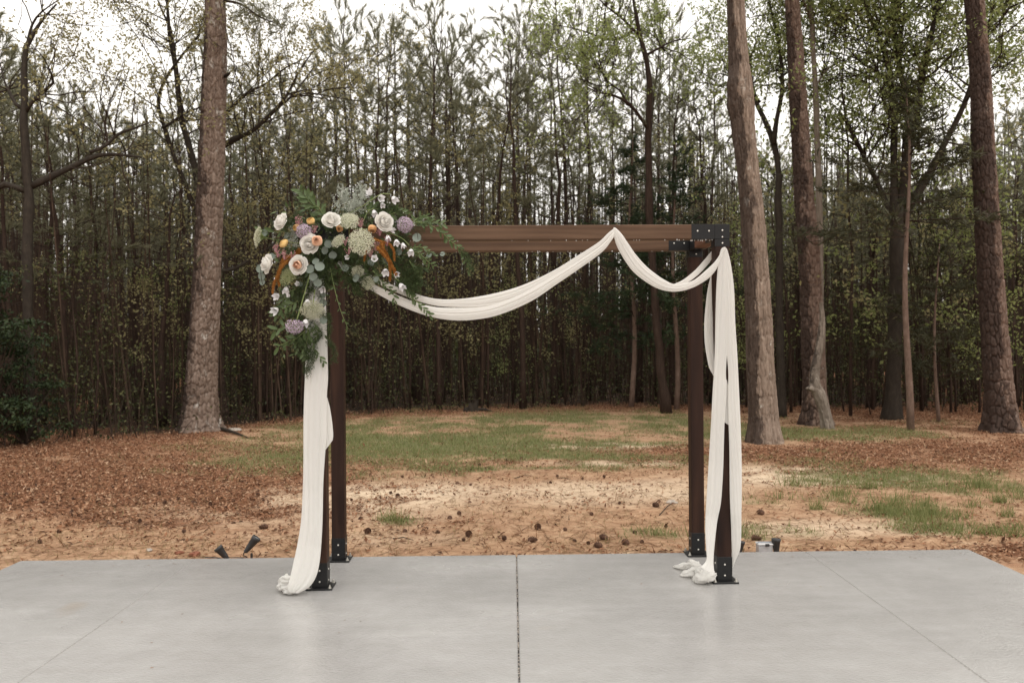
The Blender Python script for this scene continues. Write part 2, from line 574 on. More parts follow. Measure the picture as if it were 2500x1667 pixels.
M = dict(
    ground=mat_ground(), concrete=mat_concrete(),
    old_joint=plain("old_joint", (0.24, 0.23, 0.215), 0.9, 0.2, 0, 0.4, 60),
    joint=plain("joint_filler", (0.035, 0.03, 0.026), 0.9, 0.2, 0, 0.6, 90),
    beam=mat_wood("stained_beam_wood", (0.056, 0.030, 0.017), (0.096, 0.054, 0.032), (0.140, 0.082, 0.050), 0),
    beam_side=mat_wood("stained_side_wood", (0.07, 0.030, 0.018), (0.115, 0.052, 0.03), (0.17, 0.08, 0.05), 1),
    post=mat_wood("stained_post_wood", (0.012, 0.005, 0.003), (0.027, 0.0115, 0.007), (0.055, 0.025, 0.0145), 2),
    steel=plain("black_steel", (0.008, 0.008, 0.0085), 0.42, 0.3, 0, 0.3, 60),
    zinc=plain("zinc_screw", (0.62, 0.60, 0.55), 0.3, 0.5, 0.85),
    water=plain("water_drop", (0.85, 0.86, 0.86), 0.05, 0.8),
    cloth=mat_cloth(),
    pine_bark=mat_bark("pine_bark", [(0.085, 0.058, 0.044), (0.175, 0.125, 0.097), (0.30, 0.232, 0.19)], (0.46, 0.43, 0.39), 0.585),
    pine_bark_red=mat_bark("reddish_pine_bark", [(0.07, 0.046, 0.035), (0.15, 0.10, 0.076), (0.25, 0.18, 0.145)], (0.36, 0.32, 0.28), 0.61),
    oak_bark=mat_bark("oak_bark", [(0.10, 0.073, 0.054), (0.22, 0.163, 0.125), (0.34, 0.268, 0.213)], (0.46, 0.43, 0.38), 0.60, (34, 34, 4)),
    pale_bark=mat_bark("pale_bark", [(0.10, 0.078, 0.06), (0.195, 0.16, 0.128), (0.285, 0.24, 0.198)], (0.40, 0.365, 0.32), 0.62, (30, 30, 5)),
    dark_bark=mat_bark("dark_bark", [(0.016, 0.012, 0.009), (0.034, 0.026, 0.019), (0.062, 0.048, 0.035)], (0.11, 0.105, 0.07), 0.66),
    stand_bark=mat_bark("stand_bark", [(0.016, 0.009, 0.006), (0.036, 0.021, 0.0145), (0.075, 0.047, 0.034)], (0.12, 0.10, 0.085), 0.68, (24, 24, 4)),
    twig=plain("twig_bark", (0.040, 0.028, 0.021), 0.85, 0.12, 0, 0.3, 20),
    thin_stem=plain("thin_stem_bark", (0.058, 0.038, 0.027), 0.85, 0.12, 0, 0.5, 3),
    needle=leafmat("pine_needles", [(0.14, 0.142, 0.082), (0.20, 0.198, 0.122), (0.265, 0.255, 0.17)], 0.55, 0.6),
    needle_far=leafmat("far_needles", [(0.11, 0.11, 0.07), (0.165, 0.16, 0.105)], 0.6, 0.5),
    cedar=leafmat("cedar_sprays", [(0.022, 0.036, 0.016), (0.036, 0.056, 0.024), (0.05, 0.075, 0.032)], 0.6, 0.2),
    cedar_dull=leafmat("dull_cedar_sprays", [(0.034, 0.036, 0.018), (0.055, 0.054, 0.026), (0.075, 0.07, 0.036)], 0.6, 0.2),
    olive=leafmat("young_oak_leaves", [(0.24, 0.215, 0.10), (0.32, 0.29, 0.14), (0.40, 0.36, 0.19)], 0.5, 0.58),
    spring=leafmat("spring_leaves", [(0.22, 0.26, 0.09), (0.31, 0.355, 0.13), (0.40, 0.43, 0.19)], 0.5, 0.6),
    under=leafmat("understory_leaves", [(0.03, 0.036, 0.014), (0.06, 0.066, 0.025), (0.14, 0.14, 0.058)], 0.5, 0.35),
    holly=leafmat("holly_leaves", [(0.014, 0.024, 0.010), (0.026, 0.040, 0.016), (0.042, 0.060, 0.022)], 0.5, 0.15, 0.2),
    grass=leafmat("grass_blades", [(0.13, 0.155, 0.052), (0.20, 0.225, 0.082), (0.31, 0.31, 0.14)], 0.55, 0.45),
    dry=leafmat("dry_grass_blades", [(0.22, 0.15, 0.07), (0.30, 0.22, 0.11), (0.17, 0.15, 0.06)], 0.7, 0.3),
    litter=leafmat("leaf_litter", [(0.065, 0.034, 0.022), (0.19, 0.088, 0.048), (0.32, 0.165, 0.092), (0.48, 0.33, 0.22)], 0.8, 0.15, 0.15),
    straw=leafmat("pine_straw", [(0.14, 0.065, 0.03), (0.26, 0.14, 0.07), (0.10, 0.06, 0.035)], 0.8, 0.1, 0.15),
    cone=plain("cone_scales", (0.11, 0.06, 0.040), 0.8, 0.2, 0, 0.4, 60),
    lamp=plain("dark_lamp_body", (0.035, 0.035, 0.036), 0.45, 0.4),
    lamp_glass=plain("lamp_lens", (0.45, 0.46, 0.46), 0.15, 0.6),
    grey_plastic=plain("grey_plastic", (0.42, 0.42, 0.43), 0.4, 0.4),
    rose=leafmat("rose_petals", [(0.84, 0.82, 0.77), (0.87, 0.85, 0.81)], 0.55, 0.38),
    rose_peach=leafmat("peach_rose_petals", [(0.78, 0.46, 0.30), (0.80, 0.55, 0.40)], 0.55, 0.25),
    ran_o=leafmat("orange_petals", [(0.76, 0.40, 0.17), (0.82, 0.52, 0.27)], 0.5, 0.25),
    ran_p=leafmat("peach_petals", [(0.80, 0.46, 0.29), (0.85, 0.57, 0.40)], 0.5, 0.25),
    ran_y=leafmat("yellow_petals", [(0.78, 0.50, 0.17), (0.84, 0.62, 0.28)], 0.5, 0.25),
    lace=leafmat("lace_florets", [(0.50, 0.50, 0.34), (0.64, 0.64, 0.49), (0.76, 0.75, 0.63)], 0.7, 0.25),
    lace_g=leafmat("green_lace_florets", [(0.22, 0.25, 0.10), (0.34, 0.36, 0.18), (0.46, 0.47, 0.28)], 0.7, 0.25),
    lilac=leafmat("lilac_florets", [(0.42, 0.30, 0.42), (0.58, 0.45, 0.57), (0.72, 0.62, 0.70)], 0.6, 0.25),
    pink=leafmat("pink_buds", [(0.34, 0.13, 0.15), (0.52, 0.29, 0.29)], 0.6, 0.15),
    amar=leafmat("amaranth_beads", [(0.22, 0.08, 0.014), (0.34, 0.135, 0.026), (0.42, 0.20, 0.055)], 0.8, 0.1),
    bell=leafmat("bell_petals", [(0.78, 0.77, 0.78), (0.83, 0.81, 0.82)], 0.5, 0.25),
    euca=leafmat("eucalyptus_leaves", [(0.11, 0.145, 0.115), (0.18, 0.215, 0.18), (0.26, 0.295, 0.255)], 0.5, 0.15),
    stem=leafmat("green_stems", [(0.17, 0.23, 0.08), (0.30, 0.36, 0.15)], 0.5, 0.1),
    ruscus=leafmat("ruscus_leaves", [(0.035, 0.058, 0.018), (0.07, 0.105, 0.034), (0.13, 0.18, 0.065)], 0.42, 0.2, 0.4),
    fern=leafmat("fern_sprays", [(0.022, 0.034, 0.011), (0.042, 0.062, 0.02), (0.075, 0.10, 0.035)], 0.55, 0.2),
    dusty=leafmat("dusty_foliage", [(0.30, 0.34, 0.28), (0.45, 0.48, 0.42), (0.60, 0.62, 0.56)], 0.7, 0.2),
    stone=plain("pale_stone", (0.38, 0.33, 0.28), 0.85, 0.2, 0, 0.3, 30),
)

# ================================================================== THE LARGE STRUCTURE
EDGE = np.array([(-60, 2), (-30, 7), (-12, 11), (-7.8, 13.6), (-5.7, 15.2), (-5, 16.8), (-3.1, 19.2), (0, 20.4), (3.3, 20.6), (8.2, 19.2), (12, 18), (30, 14), (60, 8)], float)


def edge(x):
    return np.interp(x, EDGE[:, 0], EDGE[:, 1])


def ell(x, y, cx, cy, rx, ry):
    return np.exp(-(((x - cx) / rx) ** 2 + ((y - cy) / ry) ** 2) ** 1.5)


def zones(x, y):
    """how much grass, leaf litter and pale sand lies at a point of the clearing"""
    x, y = np.asarray(x, float), np.asarray(y, float)
    n = fbm(x * 0.9, y * 0.9, 3, 4)
    n2 = fbm(x * 2.6, y * 2.6, 11, 3)
    g = (0.80 * ell(x, y, -0.2, 16.4, 4.6, 4.2) + 0.8 * ell(x, y, -1.9, 12.9, 2.5, 2.0) + 0.9 * ell(x, y, 1.5, 12.0, 1.5, 0.36)
         + 0.9 * ell(x, y, -0.2, 10.9, 0.9, 0.25) + 0.9 * ell(x, y, 4.9, 14.4, 2.2, 1.2) + 0.85 * ell(x, y, -3.2, 11.8, 1.0, 0.7)
         + 0.5 * ell(x, y, 2.75, 8.7, 0.7, 0.3) + 0.26 * ell(x, y, 4.0, 8.0, 0.9, 0.6) + 0.26 * ell(x, y, 3.6, 7.2, 0.7, 0.35) + 0.4 * ell(x, y, 5.6, 10.6, 1.6, 1.0)
         + 0.5 * ell(x, y, 1.4, 7.2, 0.9, 0.25) + 0.55 * ell(x, y, -1.05, 7.75, 0.22, 0.14) + 0.45 * ell(x, y, 7.5, 15.5, 3, 1.2) + 0.35 * ell(x, y, 4.6, 9.6, 1.2, 1.2))
    n3 = fbm(x * 6.5, y * 6.5, 17, 2)
    g = np.clip((g - 0.27 + (n - 0.5) * 1.8 + (n2 - 0.5) * 1.2 + (n3 - .5) * .9) * 1.25, 0, 1) * (g > 0.04)
    sa = 0.9 * ell(x, y, 3.5, 10.2, 1.3, 0.8) + 0.8 * ell(x, y, -1.8, 9.0, 2.2, 1.2) + 0.8 * ell(x, y, 1.2, 9.2, 1.6, 0.9) + 0.7 * ell(x, y, 1.4, 13.2, 2.2, 0.5) + 0.6 * ell(x, y, 1.2, 11.4, 2.0, 0.35) + 0.5 * ell(x, y, -0.9, 7.0, 1.5, 0.4) + 0.6 * ell(x, y, 2.6, 7.3, 1.2, 0.4)
    sa = np.clip((sa - 0.25 + (n - 0.5) * 1.1) * 1.6, 0, 1)
    e = edge(x) - y
    li = np.clip(1 - e / 2.2, 0, 1) + 0.95 * ell(x, y, -6.0, 11.6, 4.2, 3.6) + 0.8 * ell(x, y, -4.2, 10.0, 2.2, 1.4) + 0.95 * ell(x, y, 6.2, 12.0, 4.2, 1.8) + 0.8 * ell(x, y, 2.6, 12.4, 1.5, 0.8) + 0.9 * ell(x, y, 4.2, 6.4, 0.8, 0.7) + 0.5 * ell(x, y, -1.4, 11.4, 2.2, 0.6) + 0.7 * ell(x, y, 9, 16, 5, 3) + 0.45 * ell(x, y, -3.4, 8.2, 2.0, 0.8)
    li = np.clip((li - 0.3 + (n2 - 0.5) * 1.3 + (n - 0.5) * 0.6) * 1.6, 0, 1)
    li = np.where(y > edge(x), 1.0, np.maximum(li, np.clip((np.abs(x) - 9) / 3, 0, 1)))
    return g * (1 - 0.35 * li), li * (1 - 0.5 * g), sa


def gz(x, y):
    x, y = np.asarray(x, float), np.asarray(y, float)
    z = GZ + 0.05 * (fbm(x * 0.5, y * 0.5, 21, 4) - 0.5) * np.clip((y - 6.3) / 1.5, 0, 1)
    return z + np.clip((y - 55) / 60, 0, 1) ** 1.5 * 3.0


def axis_pts(lo, hi, step, far):
    a = np.arange(lo, hi + 1e-6, step)
    k = np.array([0.4, 1, 2, 4, 8, 14, 22, 34, 50, 80, 140, 250])
    return np.concatenate([lo - k[::-1][12 - far:], a, hi + k[:far]])


gx, gy = axis_pts(-9, 9, 0.075, 12), axis_pts(5.6, 21, 0.075, 12)
X, Y = np.meshgrid(gx, gy)
mb = MB()
mb.add(np.stack([X, Y, gz(X, Y)], -1), grid_faces(len(gy), len(gx)))
ground = mb.obj("ground", M['ground'], None, True)
def wood_shade(x, y):
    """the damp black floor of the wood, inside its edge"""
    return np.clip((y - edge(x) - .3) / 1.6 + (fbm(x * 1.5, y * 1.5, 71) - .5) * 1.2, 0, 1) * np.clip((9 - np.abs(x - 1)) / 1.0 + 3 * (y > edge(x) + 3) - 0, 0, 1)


for nm, val in zip(("grass", "litter", "sand", "wood_shade"), (*zones(X.ravel(), Y.ravel()), wood_shade(X.ravel(), Y.ravel()))):
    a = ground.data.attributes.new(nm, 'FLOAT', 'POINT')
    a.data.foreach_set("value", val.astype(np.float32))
tag(ground, kind='structure')

# ---- the concrete patio: four panels with open joints
patio = bpy.data.objects.new("patio", None)
COL.objects.link(patio)
tag(patio, kind='structure')
bk = lambda x: 6.16 + 0.0175 * x                     # its far edge
xs = [-3.415, -2.20, 0.02, 2.05, 3.21]
gaps = [0.0017, 0.0031, 0.0016]
for i in range(4):
    x0 = xs[i] + (gaps[i - 1] if i else 0)
    x1 = xs[i + 1] - (gaps[i] if i < 3 else 0)
    y0, th, b = -7.0, 0.12, (0.004 if i in (0, 3) else 0.005)
    xl = np.linspace(x0, x1, 30)
    wob = lambda x: bk(x) + 0.006 * (fbm(x * 6, x * 0, 5, 3) - 0.5)
    mb = MB()
    top = [(x0, y0, 0)] + [(x, wob(x), 0) for x in xl] + [(x1, y0, 0)]
    n = len(top)
    cx, cy = (x0 + x1) / 2, 0
    ring = np.array(top)
    inner = ring + np.array([(b if p[0] < cx - .001 and (k in (0, 1)) else -b if k in (n - 1, n - 2) else 0, -b if 0 < k < n - 1 else b, 0) for k, p in enumerate(top)])
    v = np.vstack([inner, ring - (0, 0, b), ring - (0, 0, th)])
    q = [(r * n + k, r * n + (k + 1) % n, (r + 1) * n + (k + 1) % n, (r + 1) * n + k) for r in range(2) for k in range(n)]
    # the top as strips fanned from the near edge
    t = [(0, k + 1, k) for k in range(1, n - 1)]
    mb.add(v, q, t)
    mb.obj("slab_panel", M['concrete'], patio)
for i, x in enumerate(xs[1:4]):
    w = (0.006, 0.018, 0.006)[i]
    mb = MB().add(*box((x, -0.42, -0.03 + (0.0 if i == 1 else 0.0075)), (w, 13.1, 0.04)))
    mb.obj("joint_filler", M['joint'] if i == 1 else M['old_joint'], patio)
# grit lying in the middle joint
mb = MB()
for y in rng.uniform(2.5, 6.1, 260):
    s = rng.uniform(0.003, 0.0055)
    mb.add(*box((0.02 + rng.uniform(-.003, .003), y, -0.010), (s, s * 1.5, s * 1.2)))
tag(mb.obj("joint_grit", M['stone'], patio), kind='stuff')

mb = MB()
n = 70
c = np.stack([rng.uniform(-3.3, 3.1, n), rng.uniform(2.4, 6.05, n), np.full(n, .002)], -1)
c[:30, 1] = 6.10 - np.abs(rng.normal(size=30)) * .12
v, q = leaf_quads(c, np.stack([rng.normal(size=n), rng.normal(size=n), np.full(n, .03)], -1), np.tile((0, 0, 1.0), (n, 1)), rng.uniform(.006, .028, n), rng.uniform(.002, .009, n), .2)
mb.add(v, q)
tag(mb.obj("slab_debris", M['straw']), kind='stuff')

# ================================================================== TREES
def plates(th, z, R, cw, chh, seed, wcr=0.19):
    """bark plates round a trunk: (0 in a crack .. 1 on a plate, tone of the plate)"""
    nc = max(6, int(round(2 * PI * R / cw)))
    a, b = th / (2 * PI) * nc, z / chh
    a = a + 0.45 * (vnoise(np.cos(th) * 3 + 9, b * 2.2 + np.sin(th) * 3, seed) - 0.5)
    b = b + 0.40 * (vnoise(np.cos(th) * 4 + 5, b * 1.7 + np.sin(th) * 4, seed + 3) - 0.5)
    i0, j0 = np.floor(a), np.floor(b)
    f1 = np.full(a.shape, 9.0)
    f2 = np.full(a.shape, 9.0)
    tone = np.zeros(a.shape)
    for di in (-1, 0, 1):
        for dj in (-1, 0, 1):
            i, j = i0 + di, j0 + dj
            im = np.mod(i, nc)
            px = i + 0.15 + 0.7 * hash2(im, j, seed)
            py = j + 0.1 + 0.8 * hash2(im, j, seed + 5)
            d = np.sqrt((a - px) ** 2 + ((b - py) * 1.0) ** 2)
            near = d < f1
            f2 = np.where(near, f1, np.minimum(f2, d))
            tone = np.where(near, hash2(im, j, seed + 9), tone)
            f1 = np.where(near, d, f1)
    e = np.clip((f2 - f1) / wcr, 0, 1)
    return e * e * (3 - 2 * e), tone


def big_trunk(parent, d, pts, bark, kind, seed, top=13.0, patch_mask=(3.3, .55, .0), flare=0.35, depth=None, lumps=(), n=136, name="trunk"):
    """a large stem along photograph pixels (px, py, width); its base on the ground, its bark raised in plates or ridges"""
    A = np.array([(*P(a, b, d), w / 2 / F * d) for a, b, w in pts])
    A = A[np.argsort(A[:, 2])]
    zt = A[-1, 2]
    sl = (A[-1, :2] - A[-2, :2]) / (A[-1, 2] - A[-2, 2])
    zs = np.concatenate([np.arange(A[0, 2] - 0.06, min(7.6, top), 0.019), np.arange(7.7, top, 0.25)])
    S_ = spline(A, 200)
    cx, cy, r = [np.interp(zs, S_[:, 2], S_[:, k]) for k in (0, 1, 3)]
    up = np.clip(zs - zt, 0, None)
    cx, cy = cx + sl[0] * up * 0.5, cy + sl[1] * up * 0.5
    r = r * np.clip(1 - up / max(.1, top - zt + 2), 0.1, 1)
    if depth is not None:
        cy = cy + depth(zs)
    th = np.arange(n) / n * 2 * PI
    T, Z = np.meshgrid(th, zs)
    R = np.repeat(r[:, None], n, 1)
    Rm = float(np.mean(r[:100]))
    if kind == 'plates':
        p, tone = plates(T, Z, Rm, 0.08, 0.19, seed)
        p2, t2_ = plates(T, Z, Rm, 0.05, 0.055, seed + 30)
        low = np.exp(-(Z + .1) / 3.0)
        disp = -(0.026 + .014 * low) * (1 - p) - 0.012 * (1 - p2) + 0.012 * (tone - 0.5) + .006 * (t2_ - .5)
        tone = .5 * tone + .5 * t2_
    else:
        p, tone = plates(T, Z, Rm, 0.028, 0.30, seed)
        p2, _ = plates(T, Z, Rm, 0.05, 0.09, seed + 30)
        disp = -0.018 * (1 - p) - 0.007 * (1 - p2) + 0.008 * (tone - 0.5)
    disp = disp + 0.05 * Rm / 0.22 * (fbm(np.cos(T) * 1.2 + 7, Z * 0.5 + np.sin(T) * 1.2, seed, 3) - 0.5)
    z0 = A[0, 2]
    h = np.clip(Z - z0, 0, None)
    root = 0.5 + 0.5 * np.cos(T * 5 + seed + 0.8 * np.sin(T * 2))
    disp = disp + R * flare * 1.15 * np.exp(-h / 0.24) * (0.25 + 0.95 * root)
    for az, zz, amp, wa, wz in lumps:
        dt = np.angle(np.exp(1j * (T - az)))
        disp = disp + amp * np.exp(-(dt / wa) ** 2 - ((Z - zz) / wz) ** 2)
    R = R + disp
    v = np.stack([cx[:, None] + R * np.cos(T), cy[:, None] + R * np.sin(T), Z], -1)
    base = np.array(parent.location)
    m = MB().add(v.reshape(-1, 3) - base, grid_faces(len(zs), n, True), None, 0, tone.ravel())
    o = m.obj(name, bark, parent, True, True)
    at = o.data.attributes.new("patch_mask", 'FLOAT', 'POINT')
    at.data.foreach_set("value", np.clip(patch_mask[2] + patch_mask[1] * (.35 + np.cos(T - patch_mask[0])), 0, 1).ravel().astype(np.float32))  # rises towards one side of the trunk, which the bark draws darker
    return o


def twigs(m, p, d, L, r, lev, leaf, rg, mw=0, ml=1, up=0.25, tropism=0.0):
    """a branch with its side branches and leaves, added to the mesh m"""
    k = 5
    pts = [np.asarray(p, float)]
    dd = nrm(d)
    for i in range(k - 1):
        dd = nrm(dd + rg.normal(size=3) * 0.20 + np.array((0, 0, up * 0.3)))
        pts.append(pts[-1] + dd * L / (k - 1))
    pts = np.array(pts)
    m.add(*tube(pts, np.linspace(r, r * 0.35, k), 4 if r > 0.008 else 3, False), m=mw)
    if lev > 0:
        nb = leaf.get('nb', 4)
        for i in range(nb):
            s = rg.uniform(0.25, 1.0)
            q = pts[0] + (pts[-1] - pts[0]) * 0
            idx = s * (k - 1)
            a = int(min(k - 2, idx))
            q = pts[a] + (pts[a + 1] - pts[a]) * (idx - a)
            t = nrm(pts[a + 1] - pts[a])
            nd = nrm(t * 0.75 + nrm(np.cross(t, rg.normal(size=3))) * rg.uniform(0.6, 1.0) + np.array((0, 0, up * 0.5)))
            twigs(m, q, nd, L * rg.uniform(0.42, 0.68), r * 0.5, lev - 1, leaf, rg, mw, ml, up)
    if lev <= 1:
        n = leaf['n']
        s = rg.uniform(0.2, 1.05, n)
        c = pts[0] + 0 * pts[0]
        ii = np.minimum(s * (k - 1), k - 1.001)
        a = ii.astype(int)
        c = pts[a] + (pts[np.minimum(a + 1, k - 1)] - pts[a]) * (ii - a)[:, None]
        c = c + rg.normal(size=(n, 3)) * leaf['spread']
        dirs = rand_dirs(n, rg) + np.array((0, 0, leaf.get('droop', -0.3)))
        nn = rand_dirs(n, rg) * 0.8 + np.array((0, 0, 0.7))
        v, q = leaf_quads(c, dirs, nn, leaf['L'] * rg.uniform(0.6, 1.25, n), leaf['W'] * rg.uniform(0.7, 1.2, n))
        m.add(v, q, None, ml)


def limb_tree(name, label, cat, d, limbs, bark, leafm, leaf, seed, twig_n=10, twig_L=1.6, lev=2, group=None, twig_r=0.014, bare=0):
    """a tree whose trunk and limbs follow the photograph: limbs = [(depth slope, [(px, py, width) ...])], the first is the trunk"""
    rg = np.random.default_rng(seed)
    p0 = P(*limbs[0][1][0][:2], d)
    root = thing(name, label, cat, tuple(p0), 0, group)
    cr = MB()
    for li, (slope, pp) in enumerate(limbs):
        A = np.array([(*P(a, b, d), w / 2 / F * d) for a, b, w in pp])
        n = max(8, int(np.linalg.norm(A[-1, :3] - A[0, :3]) / 0.14))
        A = spline(A, n)
        s = np.linspace(0, 1, n)
        L = np.linalg.norm(A[-1, :3] - A[0, :3])
        if isinstance(slope, tuple):
            A[:, 1] += slope[0] + (slope[1] - slope[0]) * s
        else:
            A[:, 1] += slope * L * s
        A[:, :3] += 0.35 * A[:, 3:4] * np.stack([vnoise(s * n / 3, s * 0, seed + li) - .5, vnoise(s * n / 3, s * 0, seed + li + 40) - .5, s * 0], 1)
        A[:, 3] *= 1 + 0.22 * (vnoise(s * n / 2, s * 0, seed + li + 80) - .5)
        if li == 0:
            A[:, 3] *= 1 + .30 * np.exp(-(A[:, 2] - A[0, 2]) / .16)
            A[0, 2] -= .2
        ns = 14 if A[0, 3] > 0.06 else 8
        m = MB().add(*tube(A[:, :3] - p0, np.maximum(A[:, 3], 0.004), ns), tone=0.5)
        if li == 0:
            m.obj("trunk", bark, root, True, True)
        else:
            m.obj("limb", bark, root, True, True)
        for _ in range(int(twig_n * (1 if li else bare))):
            i = int(rg.uniform(0.3 if li else 0.5, 1.0) * (n - 2))
            t = nrm(A[min(n - 1, i + 1), :3] - A[i, :3])
            side = nrm(np.cross(t, rg.normal(size=3)))
            dirn = nrm(t * 0.5 + side + np.array((0, 0, 0.15)))
            twigs(cr, A[i, :3] - p0, dirn, twig_L * rg.uniform(0.5, 1.2), min(twig_r, A[i, 3] * 0.6), lev, leaf, rg)
    if cr.n:
        cr.obj("crown", [M['twig'], leafm], root)
    return root


# ---- pines of the stand
def make_pine(i, h, cb, tufts_per=3.8, kneed=28):
    rg = np.random.default_rng(100 + i)
    root = thing("pine_tree", "slender pine in the dense stand", "pine tree")
    n = 14
    s = np.linspace(0, 1, n)
    wob = np.cumsum(rg.normal(size=(n, 2)) * 0.035, 0) * s[:, None] * 2
    C = np.stack([wob[:, 0], wob[:, 1], s * h - 0.1], 1)
    r0 = 0.0075 * h * rg.uniform(0.9, 1.2)
    tr = MB().add(*tube(C, r0 * (1 - 0.88 * s ** 1.1) * (1 + 0.3 * np.exp(-s * 40)), 9), tone=0.5)
    at = lambda z: np.array([np.interp(z, C[:, 2], C[:, k]) for k in range(3)])
    for z in np.arange(1.2, cb * h, 0.42):                 # dead snags below the crown
        for _ in range(rg.integers(0, 3)):
            a = rg.uniform(0, 2 * PI)
            L = rg.uniform(0.25, 1.2)
            d = np.array((math.cos(a), math.sin(a), rg.uniform(-0.15, 0.35)))
            p = at(z)
            tr.add(*tube([p, p + d * L * .5, p + d * L + (0, 0, rg.uniform(-.1, .1))], [0.012, 0.008, 0.003], 3, False), tone=0.4)
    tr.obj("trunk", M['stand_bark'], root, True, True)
    cr = MB()
    cs, ds = [], []
    for z in np.arange(cb * h, h - 0.15, 0.5):
        f = (z - cb * h) / (h - cb * h)
        nb = rg.integers(2, 5)
        if rg.random() < .12:
            continue
        a0 = rg.uniform(0, 2 * PI)
        for b in range(nb):
            a = a0 + b * 2 * PI / nb + rg.normal() * 0.3
            L = (0.40 + 2.1 * (1 - f) ** 0.8 * min(1, 0.55 + f * 2)) * rg.uniform(0.6, 1.15)
            el = 0.15 + 0.75 * f + rg.normal() * 0.12
            d = np.array((math.cos(a) * math.cos(el), math.sin(a) * math.cos(el), math.sin(el)))
            p = at(z)
            q = [p, p + d * L * .4, p + d * L * .75 + (0, 0, .05 * L), p + d * L + (0, 0, .16 * L)]
            cr.add(*tube(q, [0.012, 0.009, 0.005, 0.003], 3, False), m=0)
            for _ in range(max(2, int(tufts_per * L * 0.9))):
                s_ = rg.uniform(0.45, 1.03)
                c = p + d * L * s_ + np.array((0, 0, .15 * L * s_ ** 2))
                tw = nrm(d * 0.7 + rg.normal(size=3) * 0.55 + (0, 0, 0.42))
                tl = rg.uniform(0.05, 0.40)
                cs.append(c + tw * tl)
                ds.append(tw)
                cr.add(*tube([c, c + tw * tl], [0.005, 0.003], 3, False), m=0)
    for z in (h - 0.1, h + 0.05):
        cs.append(at(z) + (0, 0, 0.1))
        ds.append((0, 0, 1))
    v, t = needles(np.array(cs), np.array(ds), kneed, 0.235, 0.016, 0.33, rg)
    cr.add(v, None, t, 1)
    cr.obj("crown", [M['twig'], M['needle']], root)
    return root


PINE_H = (8.8, 9.6, 10.4, 11.4, 9.8, 9.2, 10.8, 8.2)
pines = [make_pine(i, h, cb) for i, (h, cb) in enumerate([(8.8, .5), (9.6, .55), (10.4, .56), (11.4, .58), (9.8, .48), (9.2, .58), (10.8, .54), (8.2, .45)])]
pine_used = [False] * len(pines)


def where_words(px):
    for lim, t in ((30, "beyond the corner shrub"), (230, "beyond the dark oak"), (470, "by the scaly pine's outer side"), (720, "between scaly pine and flowers"), (1000, "beyond the flowers"), (1290, "beyond the long swag"),
                   (1520, "beyond the swag's hook"), (1790, "beyond the short swag"), (1990, "by the reddish pine"), (2340, "around the green maple")):
        if px < lim:
            return t
    return "past the dark stout pine"


SKY = np.array([(-300, 0), (100, 60), (170, 230), (300, 300), (420, 330), (480, 160), (640, 120), (700, 260), (780, 200), (830, 0), (900, 60), (1000, 60), (1050, -20), (1110, 110), (1200, 0), (1400, -40), (1600, 20), (1720, 150), (1850, 360), (2050, 440), (2300, 440), (2420, 330), (2500, 260), (2800, 150)], float)


def skyline(px):
    return np.interp(px, SKY[:, 0], SKY[:, 1])


def place_pine(i, x, y, sc, rz, lean, laz, label=None):
    u = x / y * F + 1250
    hmax = H + (833 - skyline(u) - abs(rng.normal()) * 110 + 45) / F * y
    sz = min(1.32, max(.5, hmax / PINE_H[i]))
    row = "front row" if y < edge(x) + 4 else "middle rows" if y < edge(x) + 12 else "inner rows" if y < edge(x) + 20 else "back rows"
    lab = label or f"slender pine, {row}, {where_words(u)}"
    grp = "pines of the dense stand"
    q = Quaternion((math.cos(laz), math.sin(laz), 0), lean) @ Quaternion((0, 0, 1), rz)
    loc = (x, y, float(gz(x, y)))
    if not pine_used[i]:
        pine_used[i] = True
        o = pines[i]
        o.location, o.scale = loc, (sc * .9 + sz * .1, sc * .9 + sz * .1, sz)
        o['label'], o['group'] = lab, grp
    else:
        o = dup(pines[i], loc, (0, 0, 0), (sc * .9 + sz * .1, sc * .9 + sz * .1, sz), lab, grp)
    o.rotation_euler = q.to_euler()
    return o


heroes = []                                              # (x, y, clear radius)
placed = []


def free(x, y, r):
    return all((x - a) ** 2 + (y - b) ** 2 > (r + c) ** 2 for a, b, c in heroes) and all((x - a) ** 2 + (y - b) ** 2 > (r + c) ** 2 for a, b, c in placed)


# big trees at the clearing's edge ----------------------------------------------------------
t1 = thing("pine_tree", "big tall pine with pinkish scaly bark beside the floral arrangement", "pine tree", tuple(G(490, 1050)))
d1 = t1.location.y
heroes.append((t1.location.x, d1, 1.2))
big_trunk(t1, d1, [(490, 1050, 88), (491, 960, 78), (497, 850, 72), (503, 740, 68), (508, 620, 64), (513, 480, 62), (520, 330, 60), (523, 200, 56), (526, 90, 50), (524, 0, 47)], M['pine_bark'], 'plates', 3,
          lumps=[(2.2, 1.9, 0.02, 0.8, 0.2)])
mb = MB()
rg = np.random.default_rng(5)
for k in range(46):                                       # its crown begins above the picture
    a, z = rg.uniform(0, 2 * PI), rg.uniform(8.2, 13.2)
    L = rg.uniform(1.2, 2.6) * (1.15 - (z - 8) / 8)
    dv = np.array((math.cos(a), math.sin(a), 0.3))
    top = np.array(P(524, 0, d1)) - np.array(t1.location)
    p = np.array((top[0], top[1], z))
    mb.add(*tube([p, p + dv * L * .5, p + dv * L], [0.035, 0.02, 0.008], 4, False))
    c = p + dv * L * rg.uniform(0.3, 1, (16, 1)) + rg.normal(size=(16, 3)) * 0.25
    v, t = needles(c, dv + rg.normal(size=(16, 3)) * .6, 18, 0.24, 0.016, 0.45, rg)
    mb.add(v, None, t, 1)
crown_src = mb.obj("crown", [M['twig'], M['needle']], t1)
